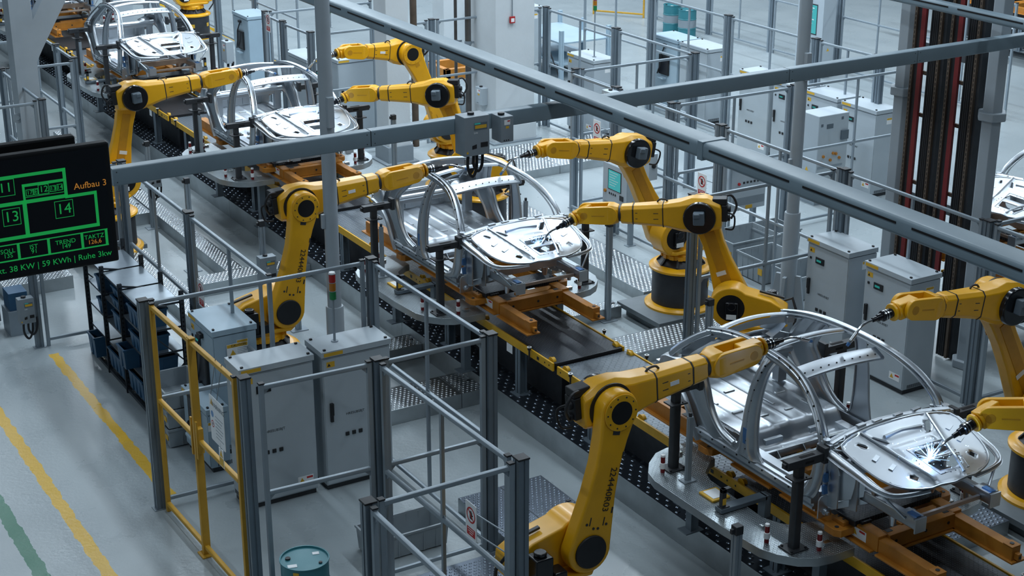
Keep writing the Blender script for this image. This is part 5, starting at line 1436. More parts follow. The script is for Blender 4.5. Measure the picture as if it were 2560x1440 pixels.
no_hands_sign('white no hands sign at the bottom middle, on the panel beside the robot', (7.47, 13.44, 1.98), (0, -1, 0), (-1, 0, 0), post=(7.56, 12.78))
no_hands_sign('white no hands sign at the left, behind the dark shelf rack', (7.49, 21.85, 1.87), (0, -1, 0), (-1, 0, 0), post=(7.53, 22.18))
no_hands_sign('white no hands sign farthest right back, left of the teal screen panel', (17.63, 26.27, 1.98), (0, -1, 0), (-1, 0, 0), w=.27, h=.5, post=(17.67, 25.8))
no_hands_sign('white no hands sign at the right behind the elbow of the welding robot', (17.63, 22.72, 1.78), (0, -1, 0), (-1, 0, 0), w=.27, h=.46, post=(17.67, 22.4))
no_hands_sign('far white no hands sign at the top, beside the broad column', (22.5, 38.6, 2.2), (0, -1, 0), (-1, 0, 0), w=.3, h=.5, post=(22.5, 38.2))
no_hands_sign('far white no hands sign at the top edge near the grey pole', (14.6, 36.2, 2.85), (0, -1, 0), (-1, 0, 0), w=.27, h=.46, post=(14.65, 36.5))

# ------------------------------------------------------------------ cabinets
cabinet('near left grey cabinet directly behind the yellow gate', 6.72, 7.77, 18.35, 18.83, 2.10, '-y', handle=False, display=True, side='l')
cabinet('grey cabinet carrying the signal tower, right of the one behind the gate', 7.90, 8.92, 18.33, 18.85, 2.10, '-y', display=False)
cabinet('blue grey cabinet behind the gate cabinet, CAUTION label on its side', 7.02, 7.66, 20.10, 21.05, 1.96, '-x', mat='cabinetblue', handle=False, buttons=False, warn=False, group=None, monitor=True)
t = thing('caution_label', 'CAUTION label on the side of the blue grey cabinet', 'label', (7.36, 20.085, 1.62))
m = MB(); m.box(-.16, .16, 0, .006, -.10, .10); m.build('board', M_['white'], t)
m = MB(); m.box(-.155, .155, -.001, 0, .045, .095); m.prism([(-.045, 0), (.045, 0), (0, .08)], (-.07, 0, -.07), (1, 0, 0), (0, 0, 1), (0, -.001, 0)); m.build('yellow_field', M_['stickyellow'], t)
text('caution_caption', 'CAUTION', .05, frame((0.02, -.002, .07), (1, 0, 0), (0, -1, 0)), M_['ink'], t)
m = MB()
for i in range(4): m.box(.0, .14 - .02 * (i % 2), -.001, 0, .02 - .025 * i, .026 - .025 * i)
m.build('fine_print', M_['boxgrey'], t)
cabinet('lower blue grey cabinet with a dark screen, seen through the yellow gate', 6.70, 6.99, 19.65, 20.65, 1.0, '-x', mat='cabinetblue', handle=False, buttons=False, warn=False, display=False, lidlabel=True, sticker=False, monitor=True, group=None)
cabinet('left one of the two near right cabinets behind the nearest car body', 17.05, 17.64, 18.03, 19.03, 1.96, '-x')
cabinet('right one of the two near right cabinets, its side marked with a label', 17.05, 17.66, 16.62, 17.64, 1.96, '-x')
cabinet('tall cabinet farther right behind the white switch panel, left of its pair', 23.82, 24.46, 25.95, 27.0, 1.96, '-x', mat='cabinet')
cabinet('tall white cabinet right of its pair, beside the left cable column', 23.82, 24.42, 24.70, 25.80, 1.96, '-x', mat='cabinet')
cabinet('grey cabinet under the cross beam, left of the right grey pole', 23.82, 24.44, 28.3, 29.4, 1.96, '-x')
cabinet('second grey cabinet under the cross beam, right behind the grey pole', 23.82, 24.44, 27.1, 28.15, 1.96, '-x')
cabinet('white low cabinet with the far signal tower, right of the broad column', 21.30, 21.92, 31.92, 33.1, 1.96, '-x', handle=True, buttons=False, display=False)
cabinet('left one of the two pale cabinets with black monitors', 24.45, 25.15, 32.75, 33.9, 1.96, '-x', mat='cabinetblue', monitor=True, display=False, buttons=False, warn=False, handle=False, lidlabel=False, sticker=False)
cabinet('right one of the two pale cabinets with black monitors', 24.45, 25.15, 31.5, 32.65, 1.96, '-x', mat='cabinet', monitor=True, display=False, buttons=False, warn=False, handle=False, lidlabel=False, sticker=False)
cabinet('white cabinet with a yellow lid strip behind the grey pole at the top', 15.30, 15.92, 35.6, 36.9, 1.96, '-y', mat='cabinet', buttons=False, warn=False)
cabinet('large pale cabinet behind the upper arm beside the third car body', 15.85, 17.3, 35.0, 35.7, 2.0, '-y', mat='cabinet', sticker=False, warn=False, display=False)
cabinet('far grey cabinet between the slim and the broad white columns', 22.6, 23.3, 39.6, 40.6, 2.2, '-x', mat='cabinet', sticker=False)
cabinet('second far grey cabinet partly behind the broad white column', 22.6, 23.3, 37.6, 38.6, 2.2, '-x', mat='cabinet', sticker=False)
cabinet('blue grey cabinet with a black monitor at the top, beside the yellow floor line', 16.1, 16.8, 41.4, 42.5, 1.96, '-x', mat='cabinetblue', monitor=True, display=False, buttons=False, warn=False, handle=False, lidlabel=False, sticker=False, group=None)
cabinet('far pale cabinet at the top edge left of the grey pole', 14.2, 14.8, 47.5, 48.6, 2.0, '-x', mat='cabinet', sticker=False, warn=False)
cabinet('dark grey cabinet at the left edge below the monitor', 4.2, 5.55, 26.9, 27.6, 1.9, '-y', mat='slate', display=False, buttons=False, sticker=False, warn=False, lidlabel=False, handle=False, group=None)
signal_tower('signal tower on the near grey cabinet, red amber and green', 8.22, 18.60, 2.10, .62)
signal_tower('far signal tower on the white cabinet right of the broad column', 21.55, 32.3, 1.96, 1.15)
signal_tower('signal tower at the top left of the grey pole', 15.35, 34.2, 3.0, .35)
signal_tower('thin signal tower hanging light at the top above the far white cabinet', 22.1, 33.4, 3.3, .3)

# operator panel with teal screen (upper middle right)
def kiosk(label, x0, x1, y0, y1, z0, z1, legs, name='operator_terminal', dk=False):
    t = thing(name, label, 'panel', (x0, (y0 + y1) / 2, 0), -PI / 2, 'operator panels'); w = (y1 - y0) / 2; d = x1 - x0
    m = MB(); m.box(-w, w, .0, d, z0, z1); b = m.build('housing', M_['cabinet'], t, bevel=.01)
    m = MB(); m.box(-w, w, -.02, 0, z0 + .01, z1 - .01); f = m.build('front_door', M_['cabinet'], t, bevel=.006)
    h = z1 - z0
    m = MB(); m.box(-w * .55, w * .55, -.028, -.02, z1 - h * .50, z1 - h * .10); p = m.build('screen_frame', M_['charcoal'], f)
    m = MB(); m.box(-w * .50, w * .50, -.030, -.028, z1 - h * .485, z1 - h * .115); sc = m.build('screen', M_['g_teal'], p)
    m = MB()
    for i in range(6): m.box(-w * .4, w * (.3 - .12 * (i % 3)), -.0305, -.030, z1 - h * (.16 + .05 * i), z1 - h * (.15 + .05 * i))
    m.build('screen_text', M_['white'], sc)
    m = MB(); m.cyl((-w * .75, -.02, z1 - h * .56), (-w * .75, -.05, z1 - h * .56), .035, n=16); m.build('emergency_stop', M_['orange'], f)
    for i in range(4):
        m = MB(); m.box(-w * .45 + i * .07, -w * .45 + i * .07 + .03, -.03, -.02, z1 - h * .60, z1 - h * .56); m.build('button', M_['black'], f)
    m = MB(); m.box(w * .45, w * .75, -.035, -.02, z1 - h * .64, z1 - h * .54); m.build('switch', M_['charcoal'], f, bevel=.004)
    m = MB(); m.box(-w * .85, w * .85, -.024, -.02, z0 + h * .12, z0 + h * .24); m.build('grey_band', M_['boxgrey'], f)
    m = MB(); m.prism([(-.05, 0), (.05, 0), (0, .09)], (w + .001, d * .5, z0 + h * .3), (0, 1, 0), (0, 0, 1), (.003, 0, 0)); m.build('warning_mark', M_['stickyellow'], b)
    if legs:
        for x in (-w + .06, w - .06):
            m = MB(); m.box(x - .035, x + .035, d * .5 - .05, d * .5 + .05, 0, z0); m.box(x - .07, x + .07, d * .5 - .1, d * .5 + .1, 0, .015); m.build('leg', M_['frame'], t)
    return t
kiosk('grey operator panel with a teal screen behind the upper robot arm', 17.34, 17.62, 24.72, 25.56, .55, 1.60, True)
kiosk('far operator kiosk with a teal screen at the top right', 30.45, 30.9, 34.0, 35.1, .12, 2.3, True)
# white desk console under the long beam
t = thing('control_desk', 'white control desk on legs with a row of buttons, seen under the long beam', 'desk', (19.9, 24.4, 0), 0)
m = MB(); m.box(-.45, .45, -.28, .28, .55, 1.62); b = m.build('housing', M_['cabinet'], t, bevel=.01)
m = MB(); m.cyl((-.25, -.28, 1.12), (-.25, -.31, 1.12), .03, n=16); m.build('emergency_stop', M_['stickred'], b)
for i in range(5):
    m = MB(); m.box(-.14 + i * .09, -.10 + i * .09, -.295, -.28, 1.11, 1.15); m.build('button', M_['charcoal'], b)
m = MB(); m.box(-.38, .42, -.285, -.28, .66, .82); m.build('grey_band', M_['boxgrey'], b)
m = MB(); m.box(.1, .28, -.285, -.28, 1.35, 1.47); m.build('display_screen', M_['g_dteal'], b)
m = MB(); m.box(-.05, .12, -.287, -.28, .57, .64); m.build('yellow_label', M_['stickyellow'], b)
for x in (-.38, .38):
    m = MB(); m.box(x - .04, x + .04, -.06, .06, 0, .55); m.box(x - .09, x + .09, -.12, .12, 0, .02); m.build('leg', M_['frame'], t)
# white switch panel with orange sockets
t = thing('switch_console', 'white switch panel with orange round sockets, in front of the tall white cabinet', 'panel', (22.75, 25.15, 0), 0)
m = MB(); m.box(-.42, .42, -.30, .30, .45, 2.0); b = m.build('housing', M_['cabinet'], t, bevel=.02)
m = MB(); m.box(-.20, -.02, -.305, -.30, 1.70, 1.80); m.box(.20, .26, -.305, -.30, 1.86, 1.92); m.box(-.36, -.30, -.305, -.30, 1.76, 1.82); m.box(.20, .40, -.34, -.30, 1.42, 1.62); m.build('window', M_['slate'], b)
for x, z in ((-.25, 1.10), (-.05, 1.0), (.10, 1.12), (.2, 1.02), (-.3, .96), (.02, 1.14)):
    m = MB(); m.cyl((x, -.30, z), (x, -.33, z), .032, n=14); m.build('socket', M_['orange'], b)
m = MB(); m.box(-.40, .30, -.31, -.30, .84, .88); m.build('ledge', M_['frame'], b)
m = MB(); m.prism([(-.05, 0), (.05, 0), (0, .09)], (-.422, .0, .75), (0, 1, 0), (0, 0, 1), (-.003, 0, 0)); m.build('warning_mark', M_['stickyellow'], b)
m = MB(); m.box(-.36, .36, -.24, .24, 0, .45); m.build('base', M_['frame'], t)

# ------------------------------------------------------------------ switch boxes, sensor posts
def sensor_post(label, x, y, h=1.86, side=None):
    t = thing('sensor_post', label, 'post', (x, y, 0), 0, 'light posts with black sensor heads')
    m = MB(); m.box(-.15, .15, -.11, .11, 0, .014); m.build('base_plate', M_['frame'], t)
    m = MB(); m.prism(post_profile(.09), (0, 0, .014), (1, 0, 0), (0, 1, 0), (0, 0, h - .12)); m.build('profile', M_['frame'], t, smooth=0)
    m = MB(); m.box(-.05, .05, -.05, .05, h - .106, h); m.box(-.09, -.05, -.02, .02, h - .09, h - .03); m.build('sensor_head', M_['charcoal'], t, bevel=.006)
    return t
SP = [(10.05, 12.05, 'light sensor post by the platform of the nearest car body'), (9.65, 24.75, 'light sensor post behind the switch box left of the second robot'), (9.42, 27.85, 'light sensor post in front of the third platform, below the cross beam'), (9.62, 30.75, 'light sensor post left of the third platform, above the cross beam'),
      (14.83, 21.65, 'light post with a square foot right of the middle platform'), (14.03, 17.76, 'light sensor post in front of the welding robot base'), (14.9, 30.1, 'light post right of the third platform'), (9.95, 24.05, 'short light post behind the second robot')]
for x, y, lb in SP: sensor_post(lb, x, y, 1.86 if lb[0] == 'l' else 1.0)
control_box('grey switch box left of the second robot, cables below', 9.62, 24.62, .82, '-y', .30, .46, .18)
control_box('grey switch box with hanging cable loops below the monitor', 5.66, 25.50, .55, '-y', .26, .44, .16)
control_box('grey switch box at the left edge of the third platform', 9.62, 30.62, .95, '-y', .30, .46, .18)
control_box('light grey switch box with a black knob above the fence, below the cross beam', 17.62, 25.62, 2.55, '-x', .34, .45, .22, 'cabinet', siem=False, cable=False, knob=True)
control_box('light grey switch box behind the upper elbow, next to the teal screen panel', 17.58, 24.22, 1.55, '-x', .30, .52, .20, 'cabinet', siem=False, cable=False, knob=True)
control_box('grey switch box behind the middle car body roof', 15.3, 27.2, 1.0, '-y', .34, .42, .22, siem=True, cable=False)
control_box('pale switch box at the top left beside the farthest car body', 14.4, 38.3, 1.5, '-x', .34, .55, .2, 'cabinet', siem=False, cable=True)
t = thing('blue_bin', 'blue crate half hidden under the monitor at the left', 'crate', (5.75, 26.5, .45)); m = MB(); m.box(-.16, .16, -.2, .2, 0, .32); m.build('tub', M_['bluebin'], t, bevel=.008)
m = MB(); m.box(-.20, .20, -.24, .24, -.45, 0); m.build('stand', M_['frame'], t)

# ------------------------------------------------------------------ poles, overhead ducts
def pole(label, x, y, zs, ped):
    t = thing('round_pole', label, 'pole', (x, y, 0), 0, 'round grey poles')
    m = MB(); m.cyl((0, 0, 0), (0, 0, 13), .105, n=32, caps=False); m.build('tube', M_['pole'], t)
    m = MB(); m.lathe([(.135, 0), (.135, zs - .02), (.128, zs), (.105, zs)], n=32); m.build('sleeve', M_['pole'], t)
    m = MB(); m.box(-.05, .05, -.17, -.09, 4.55, 5.0); m.box(-.155, -.10, -.03, .03, 3.0, 3.22); m.build('clip', M_['pole'], t, bevel=.008)
    if ped:
        for a in range(4):
            c, s = math.cos(a * PI / 2 + .5), math.sin(a * PI / 2 + .5)
            m = MB(); m.prism([(.10, 0), (.36, 0), (.30, ped * .55), (.22, ped), (.10, ped)], (-.03 * -s, -.03 * c, 0), (c, s, 0), (0, 0, 1), (.06 * -s, .06 * c, 0)); m.build('fin', M_['pole'], t, bevel=.006)
        m = MB(); m.box(-.40, .40, -.40, .40, 0, .03); m.build('foot_plate', M_['pole'], t)
    return t
pole('grey round pole at the left crossing the arm of the second robot', 9.15, 20.65, 1.75, 0)
pole('grey round pole at the right with a finned foot behind the nearest car roof', 17.0, 19.42, 2.28, 1.17)

def duct_y(label, x0, x1, y0, y1, z0, z1, slots, name='overhead_duct'):
    t = thing(name, label, 'beam', (x0, y0, z0), 0, 'grey overhead ducts'); w = x1 - x0; h = z1 - z0; L = y1 - y0
    m = MB(); m.sweep([(w / 2, 0, h / 2), (w / 2, L, h / 2)], rrect(-w / 2, w / 2, -h / 2, h / 2, .045, 4), (0, 0, 1)); m.build('duct', M_['beam'], t)
    for a, b in slots:
        m = MB(); m.box(-.004, .012, a - y0, b - y0, h * .62, h * .62 + .022); m.build('slot', M_['hole_shade'], t)
    return t
SL = [(8.72 + 1.524 * i, 10.04 + 1.524 * i) for i in range(-1, 3)] + [(13.44 + 1.49 * i, 14.69 + 1.49 * i) for i in range(0, 8)]
db = duct_y('long grey overhead duct with black slots running along the line', 10.23, 10.54, 5.0, 30.0, 5.722, 5.912, SL)
m = MB(); m.box(-.010, .32, 13.24 - 5.0 - .045, 13.24 - 5.0 + .045, -.010, .20); m.build('joint_sleeve', M_['beam'], db, bevel=.006)
duct_y('overhead duct with black slots across the top right corner', 17.81, 17.99, 10.0, 25.6, 5.90, 6.05, [(15.70 + 1.46 * i, 16.97 + 1.46 * i) for i in range(-2, 5)])
t = thing('cross_duct', 'grey box duct crossing the picture from the monitor to the upper right', 'beam', (4.73, 16.42, 5.432), 0, 'grey overhead ducts')
js = [4.73, 7.83, 11.01, 14.16, 16.53, 18.9, 21.24, 24.28]
for a, b in zip(js, js[1:]):
    m = MB(); m.sweep([(a - 4.73 + .006, .0735, .0975), (b - 4.73 - .006, .0735, .0975)], rrect(-.0735, .0735, -.0975, .0975, .014, 3), (0, 0, 1)); m.build('duct_length', M_['beam'], t)
    m = MB()
    for x in (a - 4.73 + .05, b - 4.73 - .05):
        for z in (.04, .155): m.cyl((x, -.002, z), (x, .004, z), .007, n=8)
    m.build('screw', M_['charcoal'], t)
m = MB()
for x in js[1:-1]: m.box(x - 4.73 - .05, x - 4.73 + .05, .008, .139, .008, .187)
m.build('inner_coupler', M_['charcoal'], t)
t = control_box('large grey switch box hung on the cross duct above the middle car, black cables below', 9.12, 16.41, 5.205, '-y', .345, .485, .24)
control_box('smaller grey box with labels hung on the cross duct, right of the large one', 9.545, 16.41, 5.31, '-y', .175, .32, .235, siem=False, cable=False)

# ------------------------------------------------------------------ steel column with brace, upper left
t = thing('steel_column', 'wide grey steel column with a slanting brace at the upper left', 'column', (7.62, 32.0, 0))
m = MB(); m.prism([(-.12, 0), (.23, 0), (.25, 3.48), (.40, 3.75), (.95, 4.66), (2.2, 6.8), (1.8, 6.8), (.47, 4.70), (.25, 4.33), (.25, 9), (-.12, 9)], (0, -.16, 0), (1, 0, 0), (0, 0, 1), (0, .32, 0)); m.build('web', M_['pole'], t, bevel=.01)
m = MB(); m.box(-.21, -.12, -.24, .24, 0, 9); m.build('flange', M_['pole'], t)
m = MB(); m.lathe([(.05, 0), (.10, 0), (.10, .03), (.05, .03)], (-.26, -.20, 2.4), (0, 1, 0), 18); m.build('shackle_eye', M_['boxgrey'], t)

# ------------------------------------------------------------------ cable riser columns at the right
def hexcol(label, x, y):
    t = thing('hex_column', label, 'column', (x, y, 0), 0, 'grey six sided columns beside the cables')
    m = MB(); m.cyl((0, 0, 0), (0, 0, 13), .165, n=6); m.build('shaft', M_['pole'], t, smooth=0, bevel=.01)
    for z in (0, 4.18):
        m = MB(); m.cyl((0, 0, z), (0, 0, z + .14), .24, n=6); m.build('collar', M_['pole'], t, smooth=0, bevel=.02)
    return t
hexcol('grey six sided column left of the red and black cables', 18.79, 18.92)
hexcol('grey six sided column right of the red and black cables', 18.79, 16.97)
for q, lb in ((18.70, 'left bundle of vertical red and black cables in perforated struts'), (17.90, 'right bundle of vertical red and black cables in perforated struts')):
    t = thing('cable_riser', lb, 'cables', (18.77, q, 0), 0, 'vertical cable risers')
    for y0, w_, mt, n in ((0, .05, 'rust', 'perforated_strut'), (-.555, .05, 'rust', 'perforated_strut')):
        m = MB(); m.box(-.09, -.03, y0 - w_, y0, .03, 12.9); s = m.build(n, M_[mt], t)
        m = MB()
        for i in range(70): m.box(-.092, -.088, y0 - w_ * .62, y0 - w_ * .38, 1.2 + i * .075, 1.245 + i * .075)
        o = m.build('slot', M_['hole_shade'], s); 
    m = MB(); m.box(-.06, .06, -.15, -.055, .03, 12.9); m.build('black_channel', M_['black'], t)
    m = MB(); m.box(-.10, -.06, -.255, -.165, .03, 12.9); m.build('red_cable', M_['redcable'], t)
    for y in (-.37, -.42, -.46, -.50):
        m = MB(); m.cyl((-.06, y, .03), (-.06, y, 12.9), .021, n=10); m.build('black_cable', M_['black'], t)
    m = MB(); m.box(-.04, .10, -.67, -.56, .03, 12.9); m.build('grey_channel', M_['charcoal'], t)
    m = MB()
    for z in (.9, 1.9, 2.75, 3.9, 4.6, 6.0): m.box(-.02, .02, -.60, .0, z, z + .06)
    m.build('rung', M_['rust'], t)
t = thing('column_rail', 'grey rails linking the two six sided columns', 'rail', (18.98, 18.0, 0))
for z in (2.35, 4.9):
    m = MB(); m.box(-.05, .05, -1.0, .95, z, z + .18); m.build('rail', M_['pole'], t, bevel=.01)

# ------------------------------------------------------------------ monitor at the left
t = thing('hanging_monitor', 'large black monitor with green and amber figures at the left edge', 'monitor', (1.84, 8.60, 7.40), 0)
a0 = 1.84
def mx(x): return x - a0
def mz(z): return z - 7.40
m = MB(); m.box(mx(1.15), mx(2.475), 0, .07, mz(7.40), mz(8.11)); bz = m.build('housing', M_['bezel'], t, bevel=.012)
m = MB(); m.box(mx(1.18), mx(2.445), -.002, 0, mz(7.425), mz(8.088)); sc = m.build('screen', M_['screenoff'], t)
def bars(n, mat, L):
    m = MB()
    for x0, x1, z0, z1 in L: m.box(mx(x0), mx(x1), -.004, -.002, mz(z0), mz(z1))
    return m.build(n, M_[mat], sc)
bars('thick_green_line', 'g_green', [(1.3, 2.216, 7.980, 7.998), (2.198, 2.216, 7.827, 7.998), (1.3, 2.216, 7.826, 7.847), (2.20, 2.379, 7.822, 7.840), (1.970, 2.20, 7.922, 7.938), (1.970, 1.983, 7.846, 7.938), (1.962, 1.985, 7.638, 7.847), (2.363, 2.379, 7.636, 7.838), (1.3, 2.379, 7.630, 7.650)])
def rect(x0, x1, z0, z1, w=.0028): return [(x0, x1, z0, z0 + w), (x0, x1, z1 - w, z1), (x0, x0 + w, z0, z1), (x1 - w, x1, z0, z1)]
cells = [(1.79, 1.905), (1.923, 2.073), (2.091, 2.263), (2.281, 2.403)]
L_ = []
for x0, x1 in cells: L_ += [(x1 + .001, x1 + .016, 7.512, 7.606)]
bars('cell_line', 'g_green', L_ + [(1.3, 2.42, 7.602, 7.608), (1.3, 2.42, 7.508, 7.516)])
bars('thin_green_line', 'g_green', rect(2.136, 2.240, 7.712, 7.812) + rect(1.848, 1.945, 7.714, 7.812) + rect(1.830, 1.930, 7.885, 7.980) + rect(1.988, 2.028, 7.868, 7.905) + rect(2.030, 2.055, 7.868, 7.905) + rect(2.056, 2.115, 7.866, 7.922) + rect(2.120, 2.155, 7.872, 7.907) + rect(2.160, 2.192, 7.874, 7.910) + [(1.985, 2.196, 7.860, 7.863)])
def tx(n, s, x, z, size, mat, sx=1.0, al='CENTER'):
    text(n, s, size, frame((mx(x), -.005, mz(z)), (1, 0, 0), (0, -1, 0)), M_[mat], sc, al, .0004, sx)
for s, x, z, sz in (('14', 2.187, 7.762, .085), ('13', 1.896, 7.763, .085), ('11', 1.880, 7.932, .075), ('12', 2.086, 7.894, .050), ('17', 2.008, 7.887, .032), ('E', 2.042, 7.887, .034), ('13', 2.138, 7.890, .032), ('14', 2.176, 7.892, .032)):
    tx('figure', s, x, z, sz, 'g_green')
tx('caption', 'Aufbau 3', 2.347, 7.880, .052, 'g_amber')
for s, x, z, c in (('TAKTZ', 2.340, 7.573, 'g_green'), ('126,6', 2.341, 7.542, 'g_amber'), ('TREND', 2.176, 7.570, 'g_green'), ('149', 2.177, 7.543, 'g_green'), ('IST', 1.997, 7.572, 'g_green'), ('91', 1.998, 7.545, 'g_green'), ('SOLL', 1.853, 7.570, 'g_green'), ('13S', 1.853, 7.543, 'g_green')):
    tx('caption', s, x, z, .036, c)
tx('caption', 'Takt. 38 KW | 59 KWh | Ruhe 3kw', 2.432, 7.461, .048, 'g_green', 1.0, 'RIGHT')
m = MB(); m.box(mx(1.6), mx(1.75), .08, .16, mz(7.6), mz(8.0)); m.cyl((mx(1.67), .14, mz(7.9)), (mx(1.67), .14, mz(12.98)), .035, n=14); m.build('hanger', M_['bezel'], t)
t2 = thing('back_monitor', 'second black monitor back to back behind the large one', 'monitor', (1.84, 8.82, 7.45), 0)
m = MB(); m.box(-.75, .50, -.03, .04, 0, .67); m.build('housing', M_['bezel'], t2, bevel=.012)
m = MB(); m.box(-.2, -.1, -.08, -.03, .2, .5); m.build('bracket', M_['bezel'], t2)

# ------------------------------------------------------------------ shelf rack and bins
t = thing('shelf_rack', 'dark steel shelf rack with three bays of blue bins at the left', 'shelf', (6.89, 23.43, 0), 0)
FY = [22.03, 22.98, 23.92, 24.86]; LV = [.16, .56, .95, 1.34, 1.74]
for k, y in enumerate(FY):
    for x in (-.32, .34):
        m = MB()
        zt = 1.84 if x < 0 else 1.92
        m.box(x - .035, x + .035, y - 23.43 - .018, y - 23.43 - .012, 0, zt); m.box(x - .035, x + .035, y - 23.43 + .012, y - 23.43 + .018, 0, zt); m.box(x - .035, x - .029, y - 23.43 - .018, y - 23.43 + .018, 0, zt)
        u = m.build('upright', M_['shelf'], t)
        m = MB()
        for i in range(24): m.box(x - .012, x + .012, y - 23.43 - .0195, y - 23.43 - .0175, .10 + i * .072, .13 + i * .072)
        m.build('punching', M_['hole_shade'], u)
    m = MB(); m.bar((-.32, y - 23.43, .10), (.34, y - 23.43, .75), .02, .02); m.bar((.34, y - 23.43, .75), (-.32, y - 23.43, 1.45), .02, .02); m.bar((-.32, y - 23.43, 1.80), (.10, y - 23.43, 1.70), .02, .03); m.build('brace', M_['shelf'], t)
for a, b in zip(FY, FY[1:]):
    for z in LV:
        m = MB(); m.box(-.31, .33, a - 23.43 + .03, b - 23.43 - .03, z - .035, z, 0, 1)
        m.build('shelf_board', [M_['shelf'], M_['shelftop']], t, smooth=0, bevel=.003)
m = MB(); m.box(-.34, -.30, FY[0] - 23.43, FY[-1] - 23.43, .02, .07); m.build('foot_rail', M_['shelf'], t)
bins = [(24.15, 1.34, .30, .26, 0, 'top bay bin'), (24.15, .95, .30, .26, 0, ''), (24.40, .30, .36, .36, -.14, ''), (23.25, 1.34, .5, .16, 0, ''), (23.25, 1.505, .5, .16, .02, ''), (23.25, .95, .5, .30, 0, ''), (23.5, .30, .75, .32, -.02, ''), (22.4, 1.34, .5, .30, 0, ''), (22.4, 1.02, .5, .26, 0, ''), (22.75, .56, .34, .34, -.14, ''), (22.5, .20, .7, .33, -.02, ''), (22.35, .62, .40, .28, .12, '')]
BL = ['small blue bin high in the far bay of the shelf rack', 'blue bin on the middle board of the far bay', 'blue bin sticking out at the front of the far bay', 'lower blue bin of the stack at the top of the middle bay', 'upper blue bin of the stack at the top of the middle bay', 'blue bin on the middle board of the middle bay', 'wide ribbed blue bin low in the middle bay', 'blue bin at the top of the near bay', 'blue bin on the middle board of the near bay', 'blue bin sticking out at the front of the near bay', 'wide ribbed blue bin low in the near bay', 'blue bin at the back of the near bay seen through the gate']
for (y, z, wy, h, dx, _), lb in zip(bins, BL):
    z = min(LV, key=lambda q: abs(q - z)) if abs(min(LV, key=lambda q: abs(q - z)) - z) < .15 else z
    if 'upper' in lb: z = 1.34 + .165
    crate(lb, 6.80 + dx, y, z, .46, wy, h, 0, 'bluebin', 'storage_bin', 'bin', 'blue bins on the shelf rack', lab=False)

# ------------------------------------------------------------------ drums, crates, bench, trolley
drum('teal steel drum at the bottom edge', 6.30, 15.40)
drum('left one of the two far teal drums at the top', 30.76, 41.6, True); drum('right one of the two far teal drums at the top', 30.70, 40.7, True)
crate('grey crate behind the welding robot, nearer the fence, left of two', 18.95, 23.05, .02, 1.15, .85, .50, 0); crate('grey crate with a yellow label behind the welding robot, front one', 18.72, 22.0, .02, .85, .80, .46, 0)
crate('grey crate farther back below the white control desk', 19.9, 23.3, .02, .8, .8, .40, 0); crate('grey crate right of the yellow labelled one, behind the right pole', 18.75, 21.0, .02, .85, .8, .46)
crate('wide grey crate on the floor behind the bottom fence panels', 8.10, 16.42, .02, 1.08, .52, .33, 0)
crate('grey crate in front of the stacked ones, bottom middle', 8.10, 15.45 + .15, .02, .50, .16, .34, 0, group='stacked grey crates in the near cell') if 0 else None
for i in range(3): crate(['lowest grey crate of the stack behind the yellow gate', 'middle grey crate of the stack behind the yellow gate', 'top grey crate of the stack behind the yellow gate'][i], 6.75, 21.1, .02 + .30 * i, .62, .82, .29, 0, group='stacked grey crates behind the gate')
t = thing('parts_trolley', 'orange trolley frame between the white columns', 'trolley', (20.4, 37.0, 0)); m = MB()
m.box(-.8, .8, -.6, -.45, .75, 1.05); m.box(-.8, .8, .45, .6, .75, 1.05); m.box(-.8, -.65, -.6, .6, .75, 1.05); m.box(.65, .8, -.6, .6, .75, 1.05); m.build('frame', M_['orange'], t, bevel=.01)
for x in (-.7, .7):
    for y in (-.5, .5):
        m = MB(); m.box(x - .05, x + .05, y - .05, y + .05, 0, .75); m.build('leg', M_['charcoal'], t)
crate('grey crate on the floor below the orange trolley', 20.6, 35.9, .02, .7, .55, .40); crate('second grey crate below the orange trolley', 19.8, 36.0, .02, .6, .5, .36)
t = thing('work_bench', 'pale blue workbench frame at the top, behind the white cabinet', 'bench', (24.7, 38.8, 0), 0)
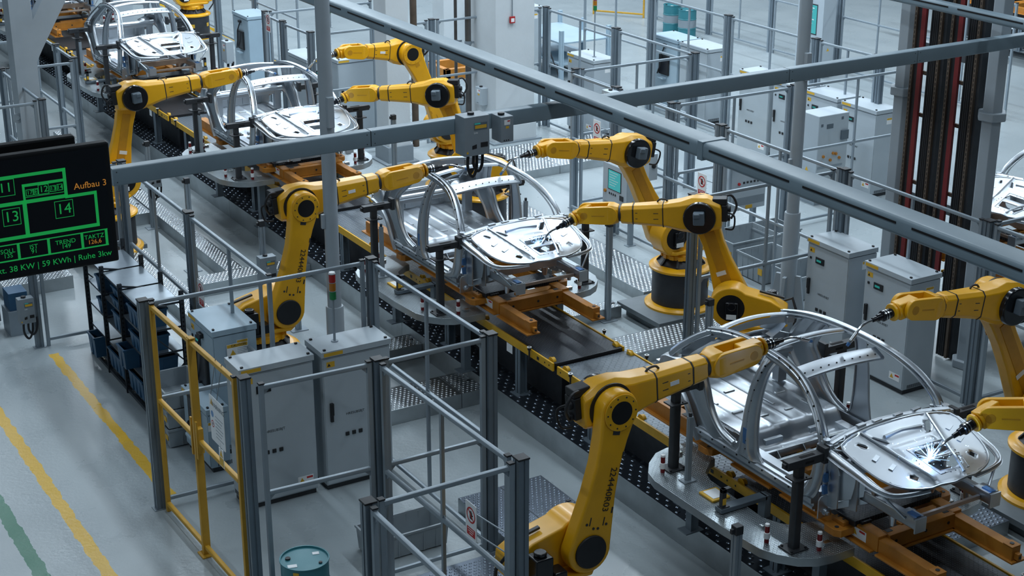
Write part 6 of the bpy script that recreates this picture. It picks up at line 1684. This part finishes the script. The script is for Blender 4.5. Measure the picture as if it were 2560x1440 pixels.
for z in (.45, 1.05):
    m = MB(); m.box(-.8, .8, -1.3, 1.3, z, z + .05); m.build('board', M_['cabinetblue'], t, bevel=.005)
for x in (-.8, .8):
    for y in (-1.3, 0, 1.3):
        m = MB(); m.prism(post_profile(.11), (x, y, 0), (1, 0, 0), (0, 1, 0), (0, 0, 1.45)); m.build('leg', M_['cabinetblue'], t, smooth=0)
m = MB(); m.bar((-.8, -1.2, .1), (-.8, -.5, 1.0), .03, .03); m.bar((-.8, 1.2, .1), (-.8, .5, 1.0), .03, .03); m.build('strut', M_['charcoal'], t)
t = thing('parts_rack', 'dark blue parts rack between the columns at the top edge', 'rack', (24.6, 43.5, 0), 0)
for z in (.2, .9, 1.6, 2.3):
    m = MB(); m.box(-.5, .5, -1.2, 1.2, z, z + .05); m.build('board', M_['slate'], t)
    m = MB(); m.box(-.4, .4, -1.0, 1.0, z + .05, z + .38); m.build('box_row', M_['bluebin'], t)
for x in (-.5, .5):
    for y in (-1.2, 1.2):
        m = MB(); m.box(x - .04, x + .04, y - .04, y + .04, 0, 2.8); m.build('upright', M_['shelf'], t)
fence_panel('far yellow frame at the top, left of the drums', (30.2, 45.4), (31.3, 43.9), mat='gateyellow', name='yellow_barrier', cat='barrier', group=None, mids=[])

# ------------------------------------------------------------------ camera and look
sc_ = bpy.context.scene
cd = bpy.data.cameras.new('camera'); cam = bpy.data.objects.new('camera', cd); col.objects.link(cam)
cam.location = (0, 0, 10.5); cam.rotation_euler = (R(90 - 20.68), 0, R(-30.716)); cd.sensor_width = 36; cd.lens = 3981 / 2560 * 36; cd.clip_end = 300
sc_.camera = cam
sc_.view_settings.view_transform = 'Standard'; sc_.view_settings.look = 'None'; sc_.view_settings.gamma = 1; sc_.view_settings.exposure = -1.1
sc_.cycles.use_denoising = True
sc_.cycles.max_bounces = 6; sc_.cycles.diffuse_bounces = 3; sc_.cycles.glossy_bounces = 3
sc_.cycles.sample_clamp_indirect = 6

for o_ in bpy.data.objects:
    if o_.get('label') and (len(o_['label'].split()) > 16 or len(o_['label'].split()) < 4): print('LABEL', o_.name, o_['label'])
